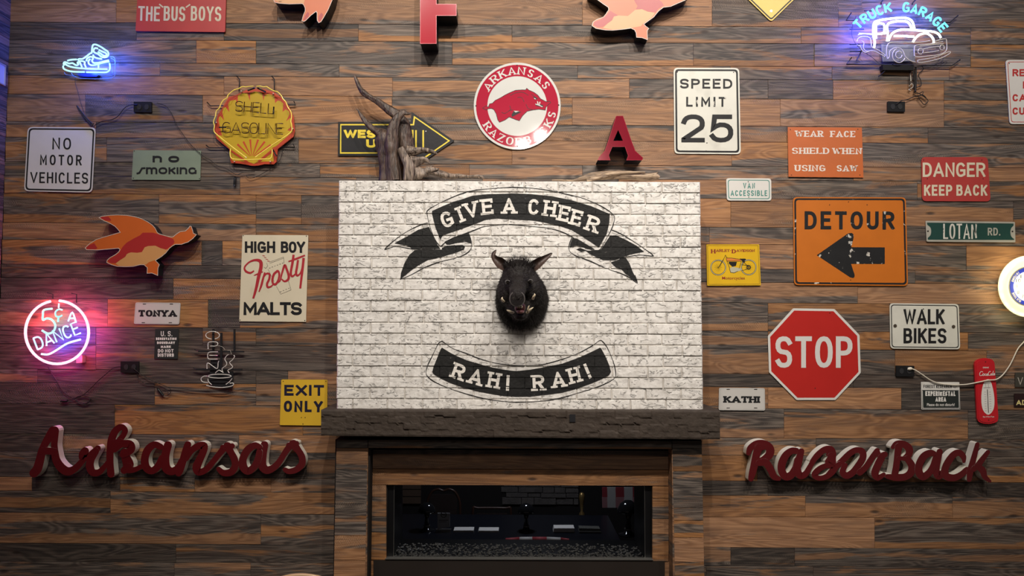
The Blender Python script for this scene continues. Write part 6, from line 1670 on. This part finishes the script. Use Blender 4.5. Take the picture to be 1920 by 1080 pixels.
bchair(922, -2.3, 70, 953, 'sq', 'dark square-backed chair right of the arched chair behind the glass')
# far wall of that room with its rough stone courses
b = MB(); b.box((-2.6, 3.3, 0), (2.6, 3.36, 3.2)); wb = b.obj('wall_rear', mat('rear_wall_paint', (.02,.018,.018), .7), kind='structure')
random.seed(21); m_st = mat('grey_wall_stone', (.13,.115,.105), .7, var=.5, nscale=14, bump=.8)
b = MB(); z = .6
while z < 2.1:
    x = P(962,0,-3.28).x + rnd(-.1,0); h_ = rnd(.05,.09)
    while x < P(1086,0,-3.28).x: L_ = rnd(.1,.28); b.box((x, 3.3 - rnd(.01,.05), z), (min(x+L_-.008, P(1086,0,-3.28).x), 3.3, z+h_-.008)); x += L_
    z += h_
b.obj('wall_stones', m_st, wb, kind='stuff')
b = MB(); z = .6
while z < 2.1:
    b.box((P(740,0,-3.28).x, 3.27, z), (P(800,0,-3.28).x, 3.3, z+.07)); z += .08
b.obj('wall_slats', mat('dim_wall_slats', (.12,.075,.05), .6), wb, kind='stuff')
t = thing('trophy', 'small gold figure on a tall dark pedestal behind the glass', 'trophy', P(1091, 978, -2.2))
m_gold = mat('dull_gold', (.40,.26,.10), .35, .7)
bb = P(1091, 976, -2.2)
b = MB(); b.lathe(bb, [(0,0),(.03,0),(.026,.07),(.012,.09),(.02,.17),(.03,.22),(.022,.26),(0,.27)], 12); b.obj('figure', m_gold, t, smooth=True)
b = MB(); b.lathe(bb, [(0,-bb.z),(.07,-bb.z),(.07,-bb.z+.03),(.03,-bb.z+.05),(.03,-.03),(.05,-.02),(.05,0),(0,0)], 12); b.obj('pedestal', m_frame, t)
l = bpy.data.lights.new('rear_room_fill', 'AREA'); l.energy = 18; l.color = (.85,.9,1.0); l.shape = 'DISK'; l.size = .35  # added fill light that lifts the rear room; no fixture is seen there
o = bpy.data.objects.new('rear_room_fill', l); C.objects.link(o); o.location = (.1, 1.3, 2.9)
# rest of the rear room shell
m_shell = mat('rear_room_dark', (.012,.011,.011), .8)
b = MB(); b.box((-2.66, .06, 0), (-2.6, 3.36, 3.2)); b.obj('wall_rear_left', m_shell, kind='structure')
b = MB(); b.box((2.6, .06, 0), (2.66, 3.36, 3.2)); b.obj('wall_rear_right', m_shell, kind='structure')
b = MB(); b.box((-2.66, .06, 3.2), (2.66, 3.36, 3.25)); b.obj('ceiling_rear', m_shell, kind='structure')

# two chairs standing against the wall, only the tops of their backs reach the picture
def fchair(px, py, wpx, lab):
    d = .32; p0 = P(px, py, d); zt_ = p0.z; hw = wpx*PX*.94/2
    t = thing('dining_chair', lab, 'chair', (p0.x, -d, 0))
    m_ = mat('polished_tan_wood', (.55,.36,.2), .25, coat=.4)
    pts = [Vector(q_) for q_ in cr([(p0.x - hw*2.1, -d, .45), (p0.x - hw*2.1, -d, zt_ - .09), (p0.x - hw*1.7, -d, zt_ - .035), (p0.x - hw, -d, zt_ - .010), (p0.x, -d, zt_), (p0.x + hw, -d, zt_ - .010), (p0.x + hw*1.7, -d, zt_ - .035), (p0.x + hw*2.1, -d, zt_ - .09), (p0.x + hw*2.1, -d, .45)], 5)]
    b = MB(); b.tube(pts, .012, 8); b.obj('back_frame', m_, t, smooth=True)
    for kx in (-1.2, -.4, .4, 1.2): b = MB(); b.tube([Vector((p0.x + hw*kx, -d, .46)), Vector((p0.x + hw*kx, -d, zt_ - .02 - .012*abs(kx)))], .007, 6); b.obj('back_spindle', m_, t)
    b = MB(); b.box((p0.x - hw*2.2, -d - .42, .43), (p0.x + hw*2.2, -d + .02, .47)); b.obj('seat', m_, t)
    for sx in (-1, 1):
        for yy in (0, -.4): b = MB(); b.tube([Vector((p0.x + sx*hw*2.0, -d + yy, 0)), Vector((p0.x + sx*hw*2.0, -d + yy, .43))], .016, 8); b.obj('leg', m_, t)
fchair(566, 1078.5, 56, 'tan wooden chair whose curved top rail shows at the bottom edge')
